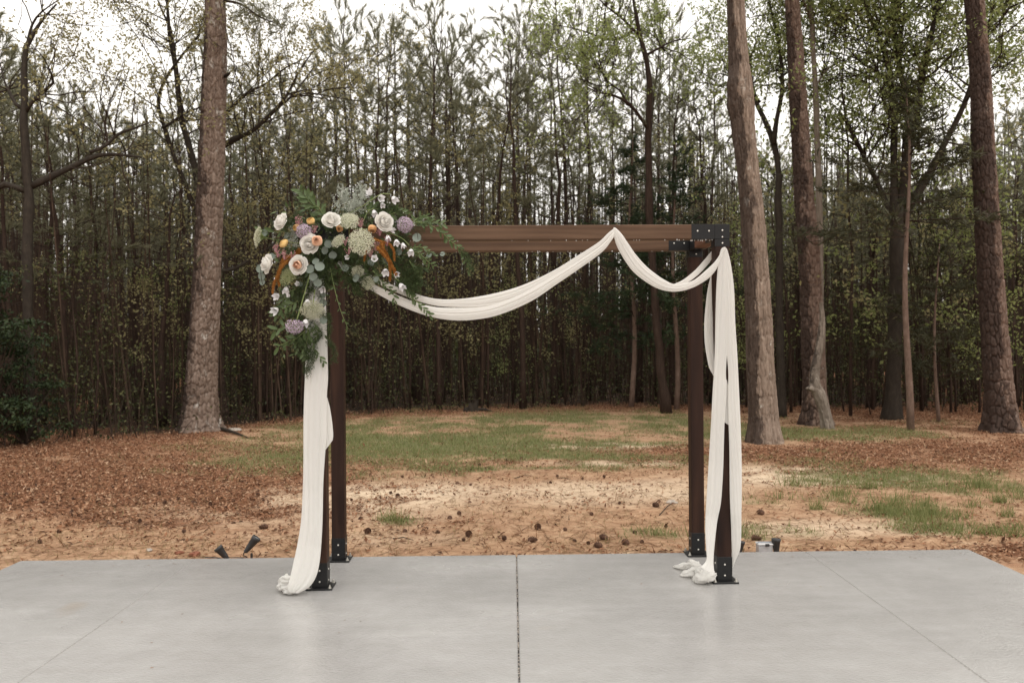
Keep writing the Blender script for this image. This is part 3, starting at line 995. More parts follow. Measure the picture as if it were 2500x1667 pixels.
# short broken snag and the drooping dark bough at the top of the frame
A = np.array([P(548, 187, d1), P(556, 183, d1 - .1), P(562, 178, d1 - .2)]) - np.array(t1.location)
MB().add(*tube(A, [0.035, 0.028, 0.012], 6)).obj("branch_stub", M['dark_bark'], t1)
mb = MB()
A = spline(np.array([P(548, 2, d1), P(590, 12, d1 - .3), P(640, 45, d1 - .6), P(690, 62, d1 - .8)]) - np.array(t1.location), 12)
mb.add(*tube(A, np.linspace(.03, .006, 12), 5, False))
for k in range(4, 12):
    c = A[k] + rg.normal(size=(9, 3)) * 0.16
    v, t = needles(c, rg.normal(size=(9, 3)) + (0, 0, .3), 14, 0.2, 0.014, 0.5, rg)
    mb.add(v, None, t, 1)
    mb.add(*tube([A[k], A[k] + rg.normal(size=3) * .3 + (0.1, 0, -.12)], [.007, .003], 3, False))
mb.obj("bough", [M['twig'], M['needle']], t1)

t2 = thing("oak_tree", "knotty pale-barked oak close behind the draped arbor post", "oak tree", tuple(G(1868, 1082)))
d2 = t2.location.y
heroes.append((t2.location.x, d2, 1.0))
big_trunk(t2, d2, [(1868, 1082, 76), (1865, 1020, 68), (1860, 950, 66), (1855, 870, 64), (1852, 760, 62), (1846, 640, 60), (1838, 520, 58), (1828, 420, 54), (1816, 320, 56), (1811, 240, 60), (1802, 130, 46), (1796, 0, 40)], M['oak_bark'], 'ridges', 11, patch_mask=(3.05, .8, .0),
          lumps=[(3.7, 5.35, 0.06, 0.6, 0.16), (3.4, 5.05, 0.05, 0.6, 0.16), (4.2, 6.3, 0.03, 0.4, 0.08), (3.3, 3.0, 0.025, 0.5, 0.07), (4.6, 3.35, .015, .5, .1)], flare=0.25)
t3 = thing("pine_tree", "tall reddish pine with a curved pale stem in front of its foot", "pine tree", tuple(G(1993, 1036)))
d3 = t3.location.y
heroes.append((t3.location.x, d3, 1.0))
big_trunk(t3, d3, [(1993, 1036, 66), (1990, 960, 58), (1985, 860, 56), (1980, 740, 52), (1972, 600, 50), (1965, 500, 46), (1958, 380, 44), (1950, 250, 42), (1942, 120, 38), (1934, 0, 35)], M['pine_bark_red'], 'plates', 23)
t4 = thing("pine_tree", "stout dark scaly pine standing alone at the frame's edge", "pine tree", tuple(G(2448, 1052)))
d4 = t4.location.y
heroes.append((t4.location.x, d4, 1.0))
big_trunk(t4, d4, [(2448, 1052, 72), (2442, 960, 66), (2436, 900, 63), (2424, 740, 58), (2415, 600, 55), (2408, 480, 53), (2402, 360, 51), (2398, 250, 49), (2390, 120, 46), (2380, 0, 44)], M['pine_bark_red'], 'plates', 37, flare=0.4, patch_mask=(3.4, .5, .25))
for tt, px in ((t2, None), (t3, 1934), (t4, 2380)):
    if px:
        c = link("crown", crown_src.data, tt)
        dx = P(px, 0, tt.location.y)[0] - tt.location.x - (P(524, 0, d1)[0] - t1.location.x)
        c.location = (dx, 0, 0)
        c.rotation_euler = (0, 0, 0)
# crown of the knotty oak, above the frame
mb = MB()
for k in range(18):
    a, z = rg.uniform(0, 2 * PI), rg.uniform(7.6, 12)
    twigs(mb, np.array((P(1796, 0, d2)[0] - t2.location.x, 0, z)), (math.cos(a), math.sin(a), .5), rg.uniform(1.6, 2.8), .04, 2, dict(n=14, spread=.05, L=.07, W=.04, nb=4), rg)
mb.obj("crown", [M['twig'], M['spring']], t2)
t5 = thing("forked_tree", "curved pale forked stem leaning on the tall reddish pine", "tree", tuple(G(2018, 1046)))
big_trunk(t5, t5.location.y, [(2021, 1046, 28), (2013, 1003, 27), (2000, 962, 31), (1989, 930, 25), (1992, 892, 23), (2000, 852, 21), (2006, 805, 17), (2007, 770, 13), (2004, 742, 9)], M['pale_bark'], 'ridges', 41, top=2.14, flare=.2, n=48, patch_mask=(3.3, .3, 0),
          lumps=[(3.4, 0.62, 0.12, 0.5, 0.05)])
t6 = thing("pine_tree", "shaded second trunk close behind the big scaly pine", "pine tree", tuple(G(535, 1030)))
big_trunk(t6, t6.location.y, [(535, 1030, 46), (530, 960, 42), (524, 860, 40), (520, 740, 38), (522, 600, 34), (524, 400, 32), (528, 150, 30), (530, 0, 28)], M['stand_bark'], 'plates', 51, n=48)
heroes.append((t6.location.x, t6.location.y, .6))

LO = dict(n=9, spread=0.05, L=0.075, W=0.036, nb=4)
K = 1.0629


def kk(*pts):
    return [(a * K, b * K, w * K) for a, b, w in pts]


# dark oak at the far left corner
p = G(68 * K, 1010 * K)
limb_tree("oak_tree", "dark crooked oak with a long level limb at the far corner", "oak tree", p[1], [
    (0.0, kk((68, 1000, 26), (66, 800, 24), (64, 600, 23), (66, 440, 22), (60, 360, 20), (55, 250, 16), (58, 120, 12), (70, 90, 10), (95, 50, 6), (130, 10, 4))),
    (-.2, kk((62, 440, 14), (40, 432, 14), (15, 425, 14), (-10, 436, 13), (-60, 420, 9), (-120, 370, 5))),
    (.25, kk((70, 428, 18), (110, 405, 16), (160, 375, 13), (205, 350, 10), (250, 345, 7), (300, 349, 4))),
    (.3, kk((205, 350, 9), (235, 335, 8), (262, 302, 7), (300, 285, 5), (330, 268, 3))),
    (-.3, kk((58, 258, 10), (80, 235, 9), (110, 215, 8), (138, 195, 6), (135, 180, 4), (125, 165, 3))),
    (.3, kk((52, 250, 9), (30, 235, 8), (12, 205, 7), (0, 190, 5), (-30, 120, 3))),
    (-.1, kk((64, 95, 7), (75, 60, 6), (100, 30, 4), (150, 0, 3)))],
    M['dark_bark'], M['olive'], dict(n=7, spread=0.06, L=0.075, W=0.036, nb=3), 201, 7, 1.5, 2)
heroes.append((p[0], p[1], .5))
# crooked oak behind the big pine
p = G(470 * K, 985 * K)
limb_tree("oak_tree", "crooked oak with arching limbs behind the big scaly pine", "oak tree", 17.4, [
    ((0, 0), kk((478, 968, 22), (474, 800, 21), (468, 600, 20), (462, 480, 20), (455, 430, 18))),
    ((0, .3), kk((460, 455, 18), (448, 390, 15), (430, 330, 14), (415, 280, 13), (405, 215, 12), (395, 150, 10), (380, 80, 9), (372, 0, 7), (360, -60, 4))),
    ((0, -.5), kk((456, 500, 14), (440, 460, 13), (420, 400, 11), (400, 340, 10), (386, 290, 9), (378, 255, 9), (382, 225, 8), (400, 190, 7), (440, 140, 6), (480, 100, 4))),
    ((.1, .2), kk((404, 175, 7), (396, 120, 7), (384, 60, 6), (365, 20, 5), (352, -10, 3))),
    ((-.4, -.8), kk((392, 305, 7), (420, 295, 6), (450, 280, 5), (500, 270, 3))),
    ((0, -.9), kk((478, 360, 16), (515, 340, 14), (545, 325, 13), (590, 310, 11), (620, 290, 9), (655, 262, 8), (680, 235, 6), (710, 190, 4), (745, 150, 3))),
    ((-.5, -.4), kk((655, 262, 6), (680, 240, 5), (700, 215, 4), (735, 165, 2))),
    ((0, .6), kk((476, 300, 9), (520, 250, 8), (560, 205, 7), (600, 180, 5), (640, 140, 4), (690, 110, 2))),
    ((.1, .8), kk((470, 620, 12), (520, 618, 9), (560, 590, 7), (600, 560, 5), (640, 525, 3)))],
    M['dark_bark'], M['olive'], dict(n=8, spread=0.06, L=0.075, W=0.036, nb=4), 202, 8, 1.7, 2)
heroes.append((P(478 * K, 900, 17.4)[0], 17.4, .5))
# curvy tree behind the beam
limb_tree("crooked_tree", "tall crooked tree rising behind the short cloth swag", "tree", 19.0, [
    ((0, 0), kk((1531, 936, 24), (1520, 860, 20), (1511, 760, 18), (1501, 640, 17), (1492, 520, 18), (1490, 400, 16), (1488, 320, 15), (1492, 220, 14), (1486, 150, 12), (1470, 80, 10), (1458, 20, 7), (1450, -40, 4))),
    ((0, -.6), kk((1490, 300, 9), (1470, 275, 8), (1440, 245, 7), (1400, 230, 6), (1370, 228, 4), (1340, 218, 3))),
    ((-.1, -.7), kk((1440, 245, 6), (1420, 215, 5), (1390, 200, 4), (1375, 170, 3), (1365, 130, 2))),
    ((0, .5), kk((1480, 130, 7), (1510, 110, 5), (1550, 85, 4), (1600, 70, 2))),
    ((0, .2), kk((1470, 85, 6), (1430, 40, 5), (1395, 10, 4), (1370, -20, 3))),
    ((0, -.4), kk((1465, 60, 5), (1430, 90, 5), (1390, 95, 4), (1330, 80, 3), (1260, 70, 2)))],
    M['stand_bark'], M['spring'], dict(n=9, spread=0.06, L=0.08, W=0.04, nb=4), 203, 11, 1.7, 2)
heroes.append((P(1530 * K, 990, 19)[0], 19, .5))
limb_tree("crooked_tree", "twin-limbed crooked tree between the knotty oak and the reddish pine", "tree", 18.0, [
    ((0, 0), kk((1795, 950, 20), (1792, 800, 18), (1790, 600, 17), (1788, 450, 16), (1790, 400, 15))),
    ((0, .4), kk((1790, 420, 14), (1785, 350, 13), (1765, 280, 12), (1745, 235, 11), (1736, 190, 9), (1732, 120, 6), (1715, 50, 3))),
    ((0, -.3), kk((1778, 330, 12), (1782, 280, 11), (1792, 220, 10), (1790, 150, 9), (1778, 90, 8), (1765, 40, 6), (1755, 0, 4), (1750, -40, 3))),
    ((0, -.6), kk((1745, 235, 6), (1700, 200, 4), (1640, 190, 3))),
    ((0, .5), kk((1790, 180, 6), (1830, 150, 4), (1880, 120, 3)))],
    M['dark_bark'], M['spring'], dict(n=9, spread=0.07, L=0.08, W=0.04, nb=4), 204, 11, 1.7, 2)
limb_tree("slim_tree", "slim straight grey-barked tree just behind the reddish pine", "tree", 17.2, [
    ((0, 0), kk((1890, 960, 17), (1888, 800, 16), (1884, 600, 15), (1880, 400, 14), (1874, 250, 13), (1868, 120, 12), (1862, 0, 11), (1855, -120, 8))),
    ((0, -.5), kk((1866, 60, 6), (1840, 20, 5), (1800, -20, 3))),
    ((0, .4), kk((1872, 200, 5), (1910, 150, 4), (1960, 120, 3)))],
    M['pale_bark'], M['spring'], LO, 205, 10, 1.6, 2)
# big green maple
p = G(2060 * K, 962 * K)
LG = dict(n=11, spread=0.07, L=0.085, W=0.046, nb=4)
limb_tree("maple_tree", "big green many-stemmed maple in fresh spring leaf", "maple tree", p[1], [
    ((0, 0), kk((2050, 965, 42), (2052, 900, 36), (2055, 800, 34), (2060, 700, 34), (2062, 600, 34), (2062, 520, 34), (2060, 470, 30))),
    ((0, .3), kk((2052, 500, 20), (2055, 420, 18), (2058, 330, 16), (2060, 220, 15), (2055, 170, 13), (2045, 130, 12), (2030, 80, 10), (2010, 30, 9), (1995, -10, 8), (1980, -70, 4))),
    ((0, -.4), kk((2068, 500, 26), (2075, 420, 22), (2082, 330, 20), (2095, 260, 17), (2105, 200, 15), (2115, 140, 13), (2128, 70, 12), (2140, 0, 10), (2150, -70, 6))),
    ((0, .8), kk((2078, 340, 14), (2092, 280, 13), (2090, 180, 11), (2085, 90, 10), (2086, 0, 9), (2088, -60, 5))),
    ((.1, .5), kk((2062, 180, 9), (2080, 120, 9), (2085, 70, 8), (2098, 20, 7), (2100, -40, 4))),
    ((0, -.9), kk((2070, 510, 24), (2100, 450, 20), (2130, 390, 17), (2155, 330, 14), (2180, 270, 12), (2200, 200, 11), (2215, 150, 9), (2222, 90, 7), (2230, 30, 4))),
    ((0, .7), kk((2050, 500, 14), (2030, 430, 12), (2010, 370, 11), (1990, 310, 10), (1975, 265, 9), (1962, 240, 6))),
    ((.1, -.6), kk((2056, 200, 8), (2030, 180, 7), (2000, 165, 6), (1975, 160, 5), (1940, 140, 3), (1900, 110, 2))),
    ((-.5, -.8), kk((2190, 240, 5), (2220, 215, 4), (2260, 180, 3), (2300, 150, 2)))],
    M['dark_bark'], M['spring'], LG, 206, 15, 2.0, 2, twig_r=.02)
heroes.append((p[0], p[1], .6))


# cedars: dense dark sprays on short boughs
def cedar(name, label, base, h, rw, mat, seed, trunk_pts=None, cb=0.2, gaps=0.3, dens=1.0):
    rg = np.random.default_rng(seed)
    root = thing(name, label, "cedar tree", tuple(base))
    z = np.linspace(0, h, 12)
    C = np.stack([0.06 * np.sin(z * 1.3 + seed), 0.05 * np.cos(z), z - .05], 1)
    MB().add(*tube(C, np.linspace(0.011 * h, 0.01, 12), 10), tone=.5).obj("trunk", M['pine_bark_red'], root, True, True)
    cr = MB()
    cs, ds = [], []
    for zz in np.arange(cb * h, h, 0.14):
        f = (zz - cb * h) / (h * (1 - cb))
        for _ in range(2):
            if rg.random() < gaps:
                continue
            a = rg.uniform(0, 2 * PI)
            L = rw * (1 - f) ** 0.75 * rg.uniform(0.45, 1.15) + 0.12
            d = np.array((math.cos(a), math.sin(a), rg.uniform(-.05, .35)))
            p = np.array([np.interp(zz, C[:, 2], C[:, k]) for k in range(3)])
            cr.add(*tube([p, p + d * L * .55, p + d * L + (0, 0, -.06 * L)], [.014, .009, .003], 3, False))
            n = int(16 * L * dens) + 3
            s = rg.uniform(.25, 1.05, n)
            cs.append(p + d * L * s[:, None] + rg.normal(size=(n, 3)) * np.array((.09, .09, .06)) * (0.4 + L * .5))
            ds.append(d + rg.normal(size=(n, 3)) * .55 + (0, 0, -.15))
    c, d = np.vstack(cs), np.vstack(ds)
    v, t = needles(c, d, 9, 0.16, 0.02, 0.5, rg)
    cr.add(v, None, t, 1)
    cr.obj("crown", [M['twig'], mat], root)
    heroes.append((base[0], base[1], .4))
    return root


cedar("cedar_tree", "dark green cedar behind the beam and the short swag", G(1545, 995), 6.4, 1.9, M['cedar'], 301, cb=.2, gaps=.15)
cedar("cedar_tree", "second dark cedar whose top reaches beside the knotty oak", G(1650, 1000), 6.2, 1.5, M['cedar'], 302, cb=.35, gaps=.25)
b = G(2218, 1052)
c7 = cedar("cedar_tree", "thin reddish-stemmed cedar with brownish green sprays before the maple", b, 6.0, 1.7, M['cedar_dull'], 303, cb=.55, gaps=.2)
cedar("cedar_tree", "low dull cedar between the maple and the dark scaly pine", G(2290, 1030), 3.4, 1.7, M['cedar_dull'], 304, cb=.25, gaps=.35)

# evergreen shrub at the left border
def shrub(label, base, w, h, mat, seed, n=2600, L=.08, Wd=.04, name="evergreen_shrub", cat="shrub"):
    rg = np.random.default_rng(seed)
    root = thing(name, label, cat, tuple(base))
    st, fo = MB(), MB()
    cl = []
    for k in range(46):
        a, rr = rg.uniform(0, 2 * PI), w * rg.uniform(.15, 1) ** .7
        z = h * rg.uniform(.12, 1)
        rr *= math.sqrt(max(0.05, 1 - (z / h) ** 2.2))
        tip = np.array((math.cos(a) * rr, math.sin(a) * rr, z))
        st.add(*tube([(0, 0, 0), tip * (.4, .4, .55), tip], [.02, .012, .004], 3, False))
        cl.append(tip)
    cl = np.array(cl)
    c = np.repeat(cl, n // 46, 0)
    c = c + rg.normal(size=c.shape) * np.array((.22, .22, .07)) * max(w, .6) * .55
    c[:, 2] = np.maximum(c[:, 2], .03)
    v, q = leaf_quads(c, rand_dirs(len(c), rg) + (0, 0, -.2), rand_dirs(len(c), rg) * .6 + (0, -.2, .8), L * rg.uniform(.6, 1.2, len(c)), Wd)
    fo.add(v, q)
    st.obj("stem", M['twig'], root)
    fo.obj("foliage", mat, root)
    return root


shrub("tall glossy evergreen shrub at the clearing's far corner", G(-30, 1095), .95, 2.8, M['holly'], 401, 4600, .075, .036)
shrub("low evergreen shrub beside the taller one at the corner", G(60, 1085), .7, 1.5, M['holly'], 402, 2600, .07, .034)

# saplings and small understory trees with few, bright leaves
def make_sapling(i, h, spread, mat, n):
    rg = np.random.default_rng(500 + i)
    root = thing("sapling", "thin sapling", "sapling")
    k = 9
    s = np.linspace(0, 1, k)
    C = np.stack([np.cumsum(rg.normal(size=k) * .05) * s * 2, np.cumsum(rg.normal(size=k) * .05) * s * 2, s * h - .05], 1)
    MB().add(*tube(C, np.linspace(.008 * h ** .5 + .008, .005, k), 6), tone=.6).obj("trunk", M['stand_bark'], root, True, True)
    cr = MB()
    for j in range(n):
        z = h * rg.uniform(.22, 1)
        p = np.array([np.interp(z, C[:, 2], C[:, q]) for q in range(3)])
        a = rg.uniform(0, 2 * PI)
        twigs(cr, p, (math.cos(a), math.sin(a), .35), spread * rg.uniform(.4, 1.1), .007, 1, dict(n=9, spread=.06, L=.075, W=.045, nb=4), rg)
    cr.obj("crown", [M['twig'], mat], root)
    return root


saps = [make_sapling(i, h, s, M[m], n) for i, (h, s, m, n) in enumerate([(4.6, 1.3, 'olive', 15), (3.0, 1.0, 'under', 12), (6.0, 1.5, 'olive', 17), (2.2, .8, 'under', 10), (3.8, 1.2, 'spring', 13), (5.2, 1.2, 'under', 14)])]
sap_used = [False] * len(saps)


def place_sap(i, x, y, sc, rz, label=None):
    u = x / y * F + 1250
    lab = label or f"{('olive', 'dull green', 'tall olive', 'low green', 'bright green', 'tall green')[i]} sapling {where_words(u)}"
    loc = (x, y, float(gz(x, y)))
    if not sap_used[i]:
        sap_used[i] = True
        o = saps[i]
        o.location, o.scale, o['label'], o['group'] = loc, (sc,) * 3, lab, "saplings along the forest edge"
        o.rotation_euler = (0, 0, rz)
    else:
        o = dup(saps[i], loc, (0, 0, rz), sc, lab, "saplings along the forest edge")
    return o


# named stems of the stand that the photograph shows apart (photograph px at mid height, distance, variant, scale, lean right)
named = [(1276, 20.8, 3, 1.05, 0.0, "straight dark pine behind the lowest point of the long swag"), (1020, 22.5, 2, 1.0, .06, "pine leaning over beside the flowers, behind the beam's start"), (940, 24, 1, 1.05, 0, None),
         (858, 25, 4, 1.0, 0, None), (1078, 23, 6, 1.0, 0, None), (1170, 21.6, 2, .95, .10, "leaning pine behind the middle of the long swag"), (1350, 22, 0, 1.1, 0, None), (1425, 23.5, 6, 1.0, 0, None), (1395, 26, 3, 1, 0, None),
         (393, 16.8, 1, .9, .03, None), (330, 18.2, 6, .9, 0, None), (250, 17.6, 2, .85, 0, None), (160, 16.2, 4, .9, .01, None), (105, 17.5, 0, 1, 0, None), (25, 15.6, 3, .8, 0, None), (640, 20, 5, 1, 0, None), (700, 19.6, 0, .9, 0, None), (745, 21, 1, .9, .02, None),
         (1640, 21.2, 1, 1, 0, None), (1560, 22.4, 2, 1, -.02, None), (1960, 21, 4, 1, 0, None), (2130, 21.8, 2, 1, 0, None), (2350, 21, 1, 1, 0, None), (2180, 23, 0, 1, 0, None), (900, 21.0, 7, 1.1, .03, None), (2480, 20, 6, 1, 0, None)]
for px, y, i, sc, lean, lab in named:
    x = (px - 1250) / F * y
    place_pine(i, x, y, sc, rng.uniform(0, 6.28), lean, PI / 2 * 1.0 if lean >= 0 else -PI / 2, lab)
    placed.append((x, y, .25))
npine = len(named)
tries = 0
while npine < 285 and tries < 9000:
    tries += 1
    y = 12 + 38 * rng.random() ** 0.85
    x = rng.uniform(-1, 1) * (0.62 * y + 2.5)
    if y < edge(x) + 0.6 or not free(x, y, 0.75 if y < 26 else .85):
        continue
    place_pine(int(rng.integers(0, 8)), x, y, rng.uniform(.85, 1.12), rng.uniform(0, 6.28), abs(rng.normal() * .022), rng.uniform(0, 6.28))
    placed.append((x, y, .45))
    npine += 1
print("pines", npine)

for px, y, i, sc, lab in [(470 * .9, 17.2, 0, 1.0, None), (560 * .6, 17, 2, .9, None), (560, 19, 1, 1.0, None), (740, 19.8, 0, 1.1, None), (800, 20.5, 2, 1.05, None), (905, 19.4, 3, .9, "pale bare sapling trunk behind the left back post"), (1240, 21, 4, .7, "small bright green sapling below the long swag"),
                          (1000, 20.8, 2, 1, None), (1420, 21, 1, .9, None), (1850, 19, 4, .9, None), (2060, 19, 3, 1, None), (2125, 18.4, 3, .8, None), (2290, 19, 5, 1, None), (2400, 18.5, 1, 1.1, None), (2470, 17.5, 4, 1, None), (180, 15, 1, 1, None), (230, 15.4, 5, .9, None), (650, 18, 0, .9, None), (1190, 20.9, 2, 1.1, None), (1650, 20.5, 1, 1, None)]:
    x = (px - 1250) / F * y
    place_sap(i, x, y, sc, rng.uniform(0, 6.28), lab)
for px_, y_, sc_ in ((880, 22.5, 1.15), (960, 21.5, .95), (1060, 22, 1.2), (1120, 21.4, 1.0), (1190, 23, 1.25), (1300, 22.4, 1.05), (1380, 21.6, .9), (1440, 23, 1.2), (1010, 24, 1.3), (1250, 25, 1.3), (620, 18.5, 1.05), (680, 20, 1.2), (770, 21, 1.15), (1600, 23, 1.15)):
    place_sap(2 if sc_ > 1 else 0, (px_ - 1250) / F * y_, y_, sc_, px_)
for px_, y_, sc_ in ((2075, 18.2, 1.5), (2130, 19.5, 1.7), (2170, 18.0, 1.3), (2250, 19.0, 1.5), (2320, 18.6, 1.35), (1930, 19.0, 1.4), (2390, 18.4, 1.2)):
    place_sap(4 if y_ > 18.3 else 2, (px_ - 1250) / F * y_, y_, sc_, px_)
for k_ in range(16):
    x = rng.uniform(4.0, 11.5)
    y = edge(x) + rng.uniform(-.6, 3)
    place_sap(int(rng.choice([4, 4, 5, 2])), x, y, rng.uniform(.7, 1.2), rng.uniform(0, 6.28))
ns = 0
while ns < 44:
    y = 13 + 17 * rng.random()
    x = rng.uniform(-1, 1) * (0.6 * y + 1)
    if y < edge(x) + 0.15 or not free(x, y, .25):
        continue
    place_sap(int(rng.integers(0, 6)), x, y, rng.uniform(.7, 1.15), rng.uniform(0, 6.28))
    placed.append((x, y, .15))
    ns += 1

# the rest of the wood, too far and too many to tell apart, and the wood that goes on beside the picture
mb = MB()
r_ = np.random.default_rng(77)
n = 2300
y = r_.uniform(46, 100, n)
x = r_.uniform(-1, 1, n) * (0.62 * y + 8)
ys = r_.uniform(5, 46, 1100)
xs_ = r_.choice([-1, 1], 1100) * (0.62 * ys + 3.2 + 30 * r_.random(1100) ** 1.2)
ok = ys > edge(xs_) + .5
x, y = np.concatenate([x, xs_[ok]]), np.concatenate([y, ys[ok]])
n = len(x)
h = np.where(y < 46, r_.uniform(8, 11, n), r_.uniform(10, 14, n))
rr = r_.uniform(.07, .13, n)
z0 = gz(x, y)
lx, ly = r_.normal(size=n) * .25, r_.normal(size=n) * .25
a = np.arange(5) / 5 * 2 * PI
ringb = np.stack([x[:, None] + rr[:, None] * np.cos(a), y[:, None] + rr[:, None] * np.sin(a), np.repeat(z0[:, None], 5, 1)], -1)
ringt = np.stack([x[:, None] + lx[:, None] + .25 * rr[:, None] * np.cos(a), y[:, None] + ly[:, None] + .25 * rr[:, None] * np.sin(a), np.repeat((z0 + h)[:, None], 5, 1)], -1)
v = np.concatenate([ringb, ringt], 1).reshape(-1, 3)
o = np.arange(n)[:, None, None] * 10
j = np.arange(5)
q = (np.stack([j, (j + 1) % 5, (j + 1) % 5 + 5, j + 5], -1)[None] + o).reshape(-1, 4)
mb.add(v, q)
k = 13
f = r_.random((n, k))
cz = (.35 + .65 * f) * h[:, None] + z0[:, None]
wd = (1 - f) ** .7 * 1.5 + .15
aa = r_.uniform(0, 2 * PI, (n, k))
c = np.stack([x[:, None] + lx[:, None] * f + wd * np.cos(aa), y[:, None] + wd * np.sin(aa), cz], -1).reshape(-1, 3)
v, t = needles(c, r_.normal(size=c.shape) * .6 + (0, 0, .7), 3, .5, .10, .6, r_)
mb.add(v, None, t, 1)
m2 = 46000                                                # low growth on the far wood's floor
y = r_.uniform(40, 104, m2)
x = r_.uniform(-1, 1, m2) * (0.62 * y + 8)
c = np.stack([x, y, gz(x, y) + 4.6 * r_.random(m2) ** 1.5 * np.clip((y - 30) / 40, .3, 1.4)], -1)
v, q = leaf_quads(c, rand_dirs(m2, r_), rand_dirs(m2, r_), .5, .28)
mb.add(v, q, None, 2)
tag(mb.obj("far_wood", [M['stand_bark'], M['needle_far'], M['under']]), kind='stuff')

# undergrowth at the wood's edge and on its floor
r_ = np.random.default_rng(78)
mb = MB()
n = 5200
y = 13 + 20 * r_.random(n) ** 1.2
x = r_.uniform(-1, 1, n) * (0.62 * y + 1)
ok = (y > edge(x) - .15) & (fbm(x * .8, y * .8, 31) > .36)
x, y = x[ok], y[ok]
for a_, b_ in zip(x, y):
    hh = r_.uniform(.15, 1.5) * (0.5 if b_ < edge(a_) + .5 else 1)
    p = np.array((a_, b_, float(gz(a_, b_))))
    tp = p + (r_.normal() * .15, r_.normal() * .15, hh)
    mb.add(*tube([p, (p + tp) / 2 + r_.normal(size=3) * .04, tp], [.006, .005, .002], 3, False))
    m_ = int(6 + hh * 10)
    c = p + (tp - p) * r_.uniform(.2, 1.05, (m_, 1)) + r_.normal(size=(m_, 3)) * (.13, .13, .06)
    v, q = leaf_quads(c, rand_dirs(m_, r_), rand_dirs(m_, r_) * .7 + (0, 0, .7), r_.uniform(.04, .09, m_), .04)
    mb.add(v, q, None, 1)
tag(mb.obj("undergrowth", [M['twig'], M['under']]), kind='stuff')

# a thicket of thin bare stems between the trunks
mb = MB()
n = 3000
y = 13 + 24 * r_.random(n) ** .9
x = r_.uniform(-1, 1, n) * (0.62 * y + 1)
ok = y > edge(x) + .5
for a_, b_ in zip(x[ok], y[ok]):
    hh = r_.uniform(1.2, 6.5)
    p = np.array((a_, b_, float(gz(a_, b_)) - .03))
    tp = p + (r_.normal() * .06 * hh, r_.normal() * .06 * hh, hh)
    mid = (p + tp) / 2 + r_.normal(size=3) * .05
    r0 = r_.uniform(.006, .03) * r_.uniform(.6, 1.2)
    mb.add(*tube([p, mid, tp], [r0, r0 * .75, r0 * .3], 4, False))
    m_ = int(hh * .6)
    c = p + (tp - p) * r_.uniform(.3, 1.05, (m_, 1)) + r_.normal(size=(m_, 3)) * (.28, .28, .12)
    v, q = leaf_quads(c, rand_dirs(m_, r_), rand_dirs(m_, r_) * .7 + (0, 0, .7), r_.uniform(.04, .09, m_), .045)
    mb.add(v, q, None, 1)
tag(mb.obj("thicket", [M['thin_stem'], M['under']]), kind='stuff')

# ================================================================== GROUND COVER
r_ = np.random.default_rng(79)


def scatter(n, fn, lo=6.2, hi=22, wmul=.62):
    u = r_.random(n)
    y = lo + (hi - lo) * u
    x = r_.uniform(-1, 1, n) * (wmul * y + .6)
    keep = (r_.random(n) < fn(x, y)) & ~((y < bk(x) + .01) & (x > xs[0] - .01) & (x < xs[-1] + .01))
    return x[keep], y[keep]


x, y = scatter(460000, lambda x, y: zones(x, y)[0] ** 1.3)
n = len(x)
c = np.stack([x, y, gz(x, y) - .004], -1)
Lb = r_.uniform(.03, .085, n) * (1 + .6 * (fbm(x * 3, y * 3, 50) - .4))
d = np.stack([r_.normal(size=n) * .55, r_.normal(size=n) * .55, np.ones(n)], -1)
s = rand_dirs(n, r_) * (1, 1, .1) * .0042
mb = MB()
mb.add(np.stack([c - s, c + s, c + nrm(d) * Lb[:, None]], 1).reshape(-1, 3), None, np.arange(n * 3).reshape(-1, 3))
tag(mb.obj("grass", M['grass']), kind='stuff')
print("grass", n)
# taller tufts at the near right and along the slab
tf = [(2.3 + .55 * k + r_.normal() * .15, 8.6 - .25 * k + r_.normal() * .2) for k in range(4)] + [tuple(r_.uniform((3.0, 7.0), (5.2, 9.6))) for _ in range(52)] + [(-1.0, 7.7), (-1.1, 7.8), (1.2, 7.15), (1.7, 7.1)]
mb = MB()
for a_, b_ in tf:
    m_ = int(r_.uniform(25, 130))
    c = np.array((a_, b_, float(gz(a_, b_)))) + r_.normal(size=(m_, 3)) * np.array((.10, .06, 0)) * r_.uniform(.4, 1.3)
    d = nrm(np.stack([r_.normal(size=m_) * .5, r_.normal(size=m_) * .5, np.ones(m_)], -1))
    s = rand_dirs(m_, r_) * (1, 1, .1) * .004
    mb.add(np.stack([c - s, c + s, c + d * r_.uniform(.06, .17, (m_, 1))], 1).reshape(-1, 3), None, np.arange(m_ * 3).reshape(-1, 3))
tag(mb.obj("grass_tufts", M['grass']), kind='stuff')
x, y = scatter(60000, lambda x, y: np.clip(.5 - zones(x, y)[2] * .35 - .03 * (y - 7), .08, .5) * (fbm(x * 2, y * 2, 61) > .47), 6.2, 12)
n = len(x)
c = np.stack([x, y, gz(x, y) - .002], -1)
d = nrm(np.stack([r_.normal(size=n), r_.normal(size=n), r_.uniform(.02, .5, n)], -1))
s = nrm(np.cross(d, (0, 0, 1))) * .003
mb = MB()
mb.add(np.stack([c - s, c + s, c + d * r_.uniform(.03, .10, (n, 1))], 1).reshape(-1, 3), None, np.arange(n * 3).reshape(-1, 3))
tag(mb.obj("dry_grass", M['dry']), kind='stuff')
x, y = scatter(430000, lambda x, y: (zones(x, y)[1] * .8 + .03 + .10 * (fbm(x * 1.7, y * 1.7, 91) > .52)) * (1 - .85 * wood_shade(x, y)), 6.2, 30)
n = len(x)
c = np.stack([x, y, gz(x, y) + .006], -1)
d = np.stack([r_.normal(size=n), r_.normal(size=n), r_.uniform(-.05, .45, n)], -1)
nn = np.stack([r_.normal(size=n) * .35, r_.normal(size=n) * .35, np.ones(n)], -1)
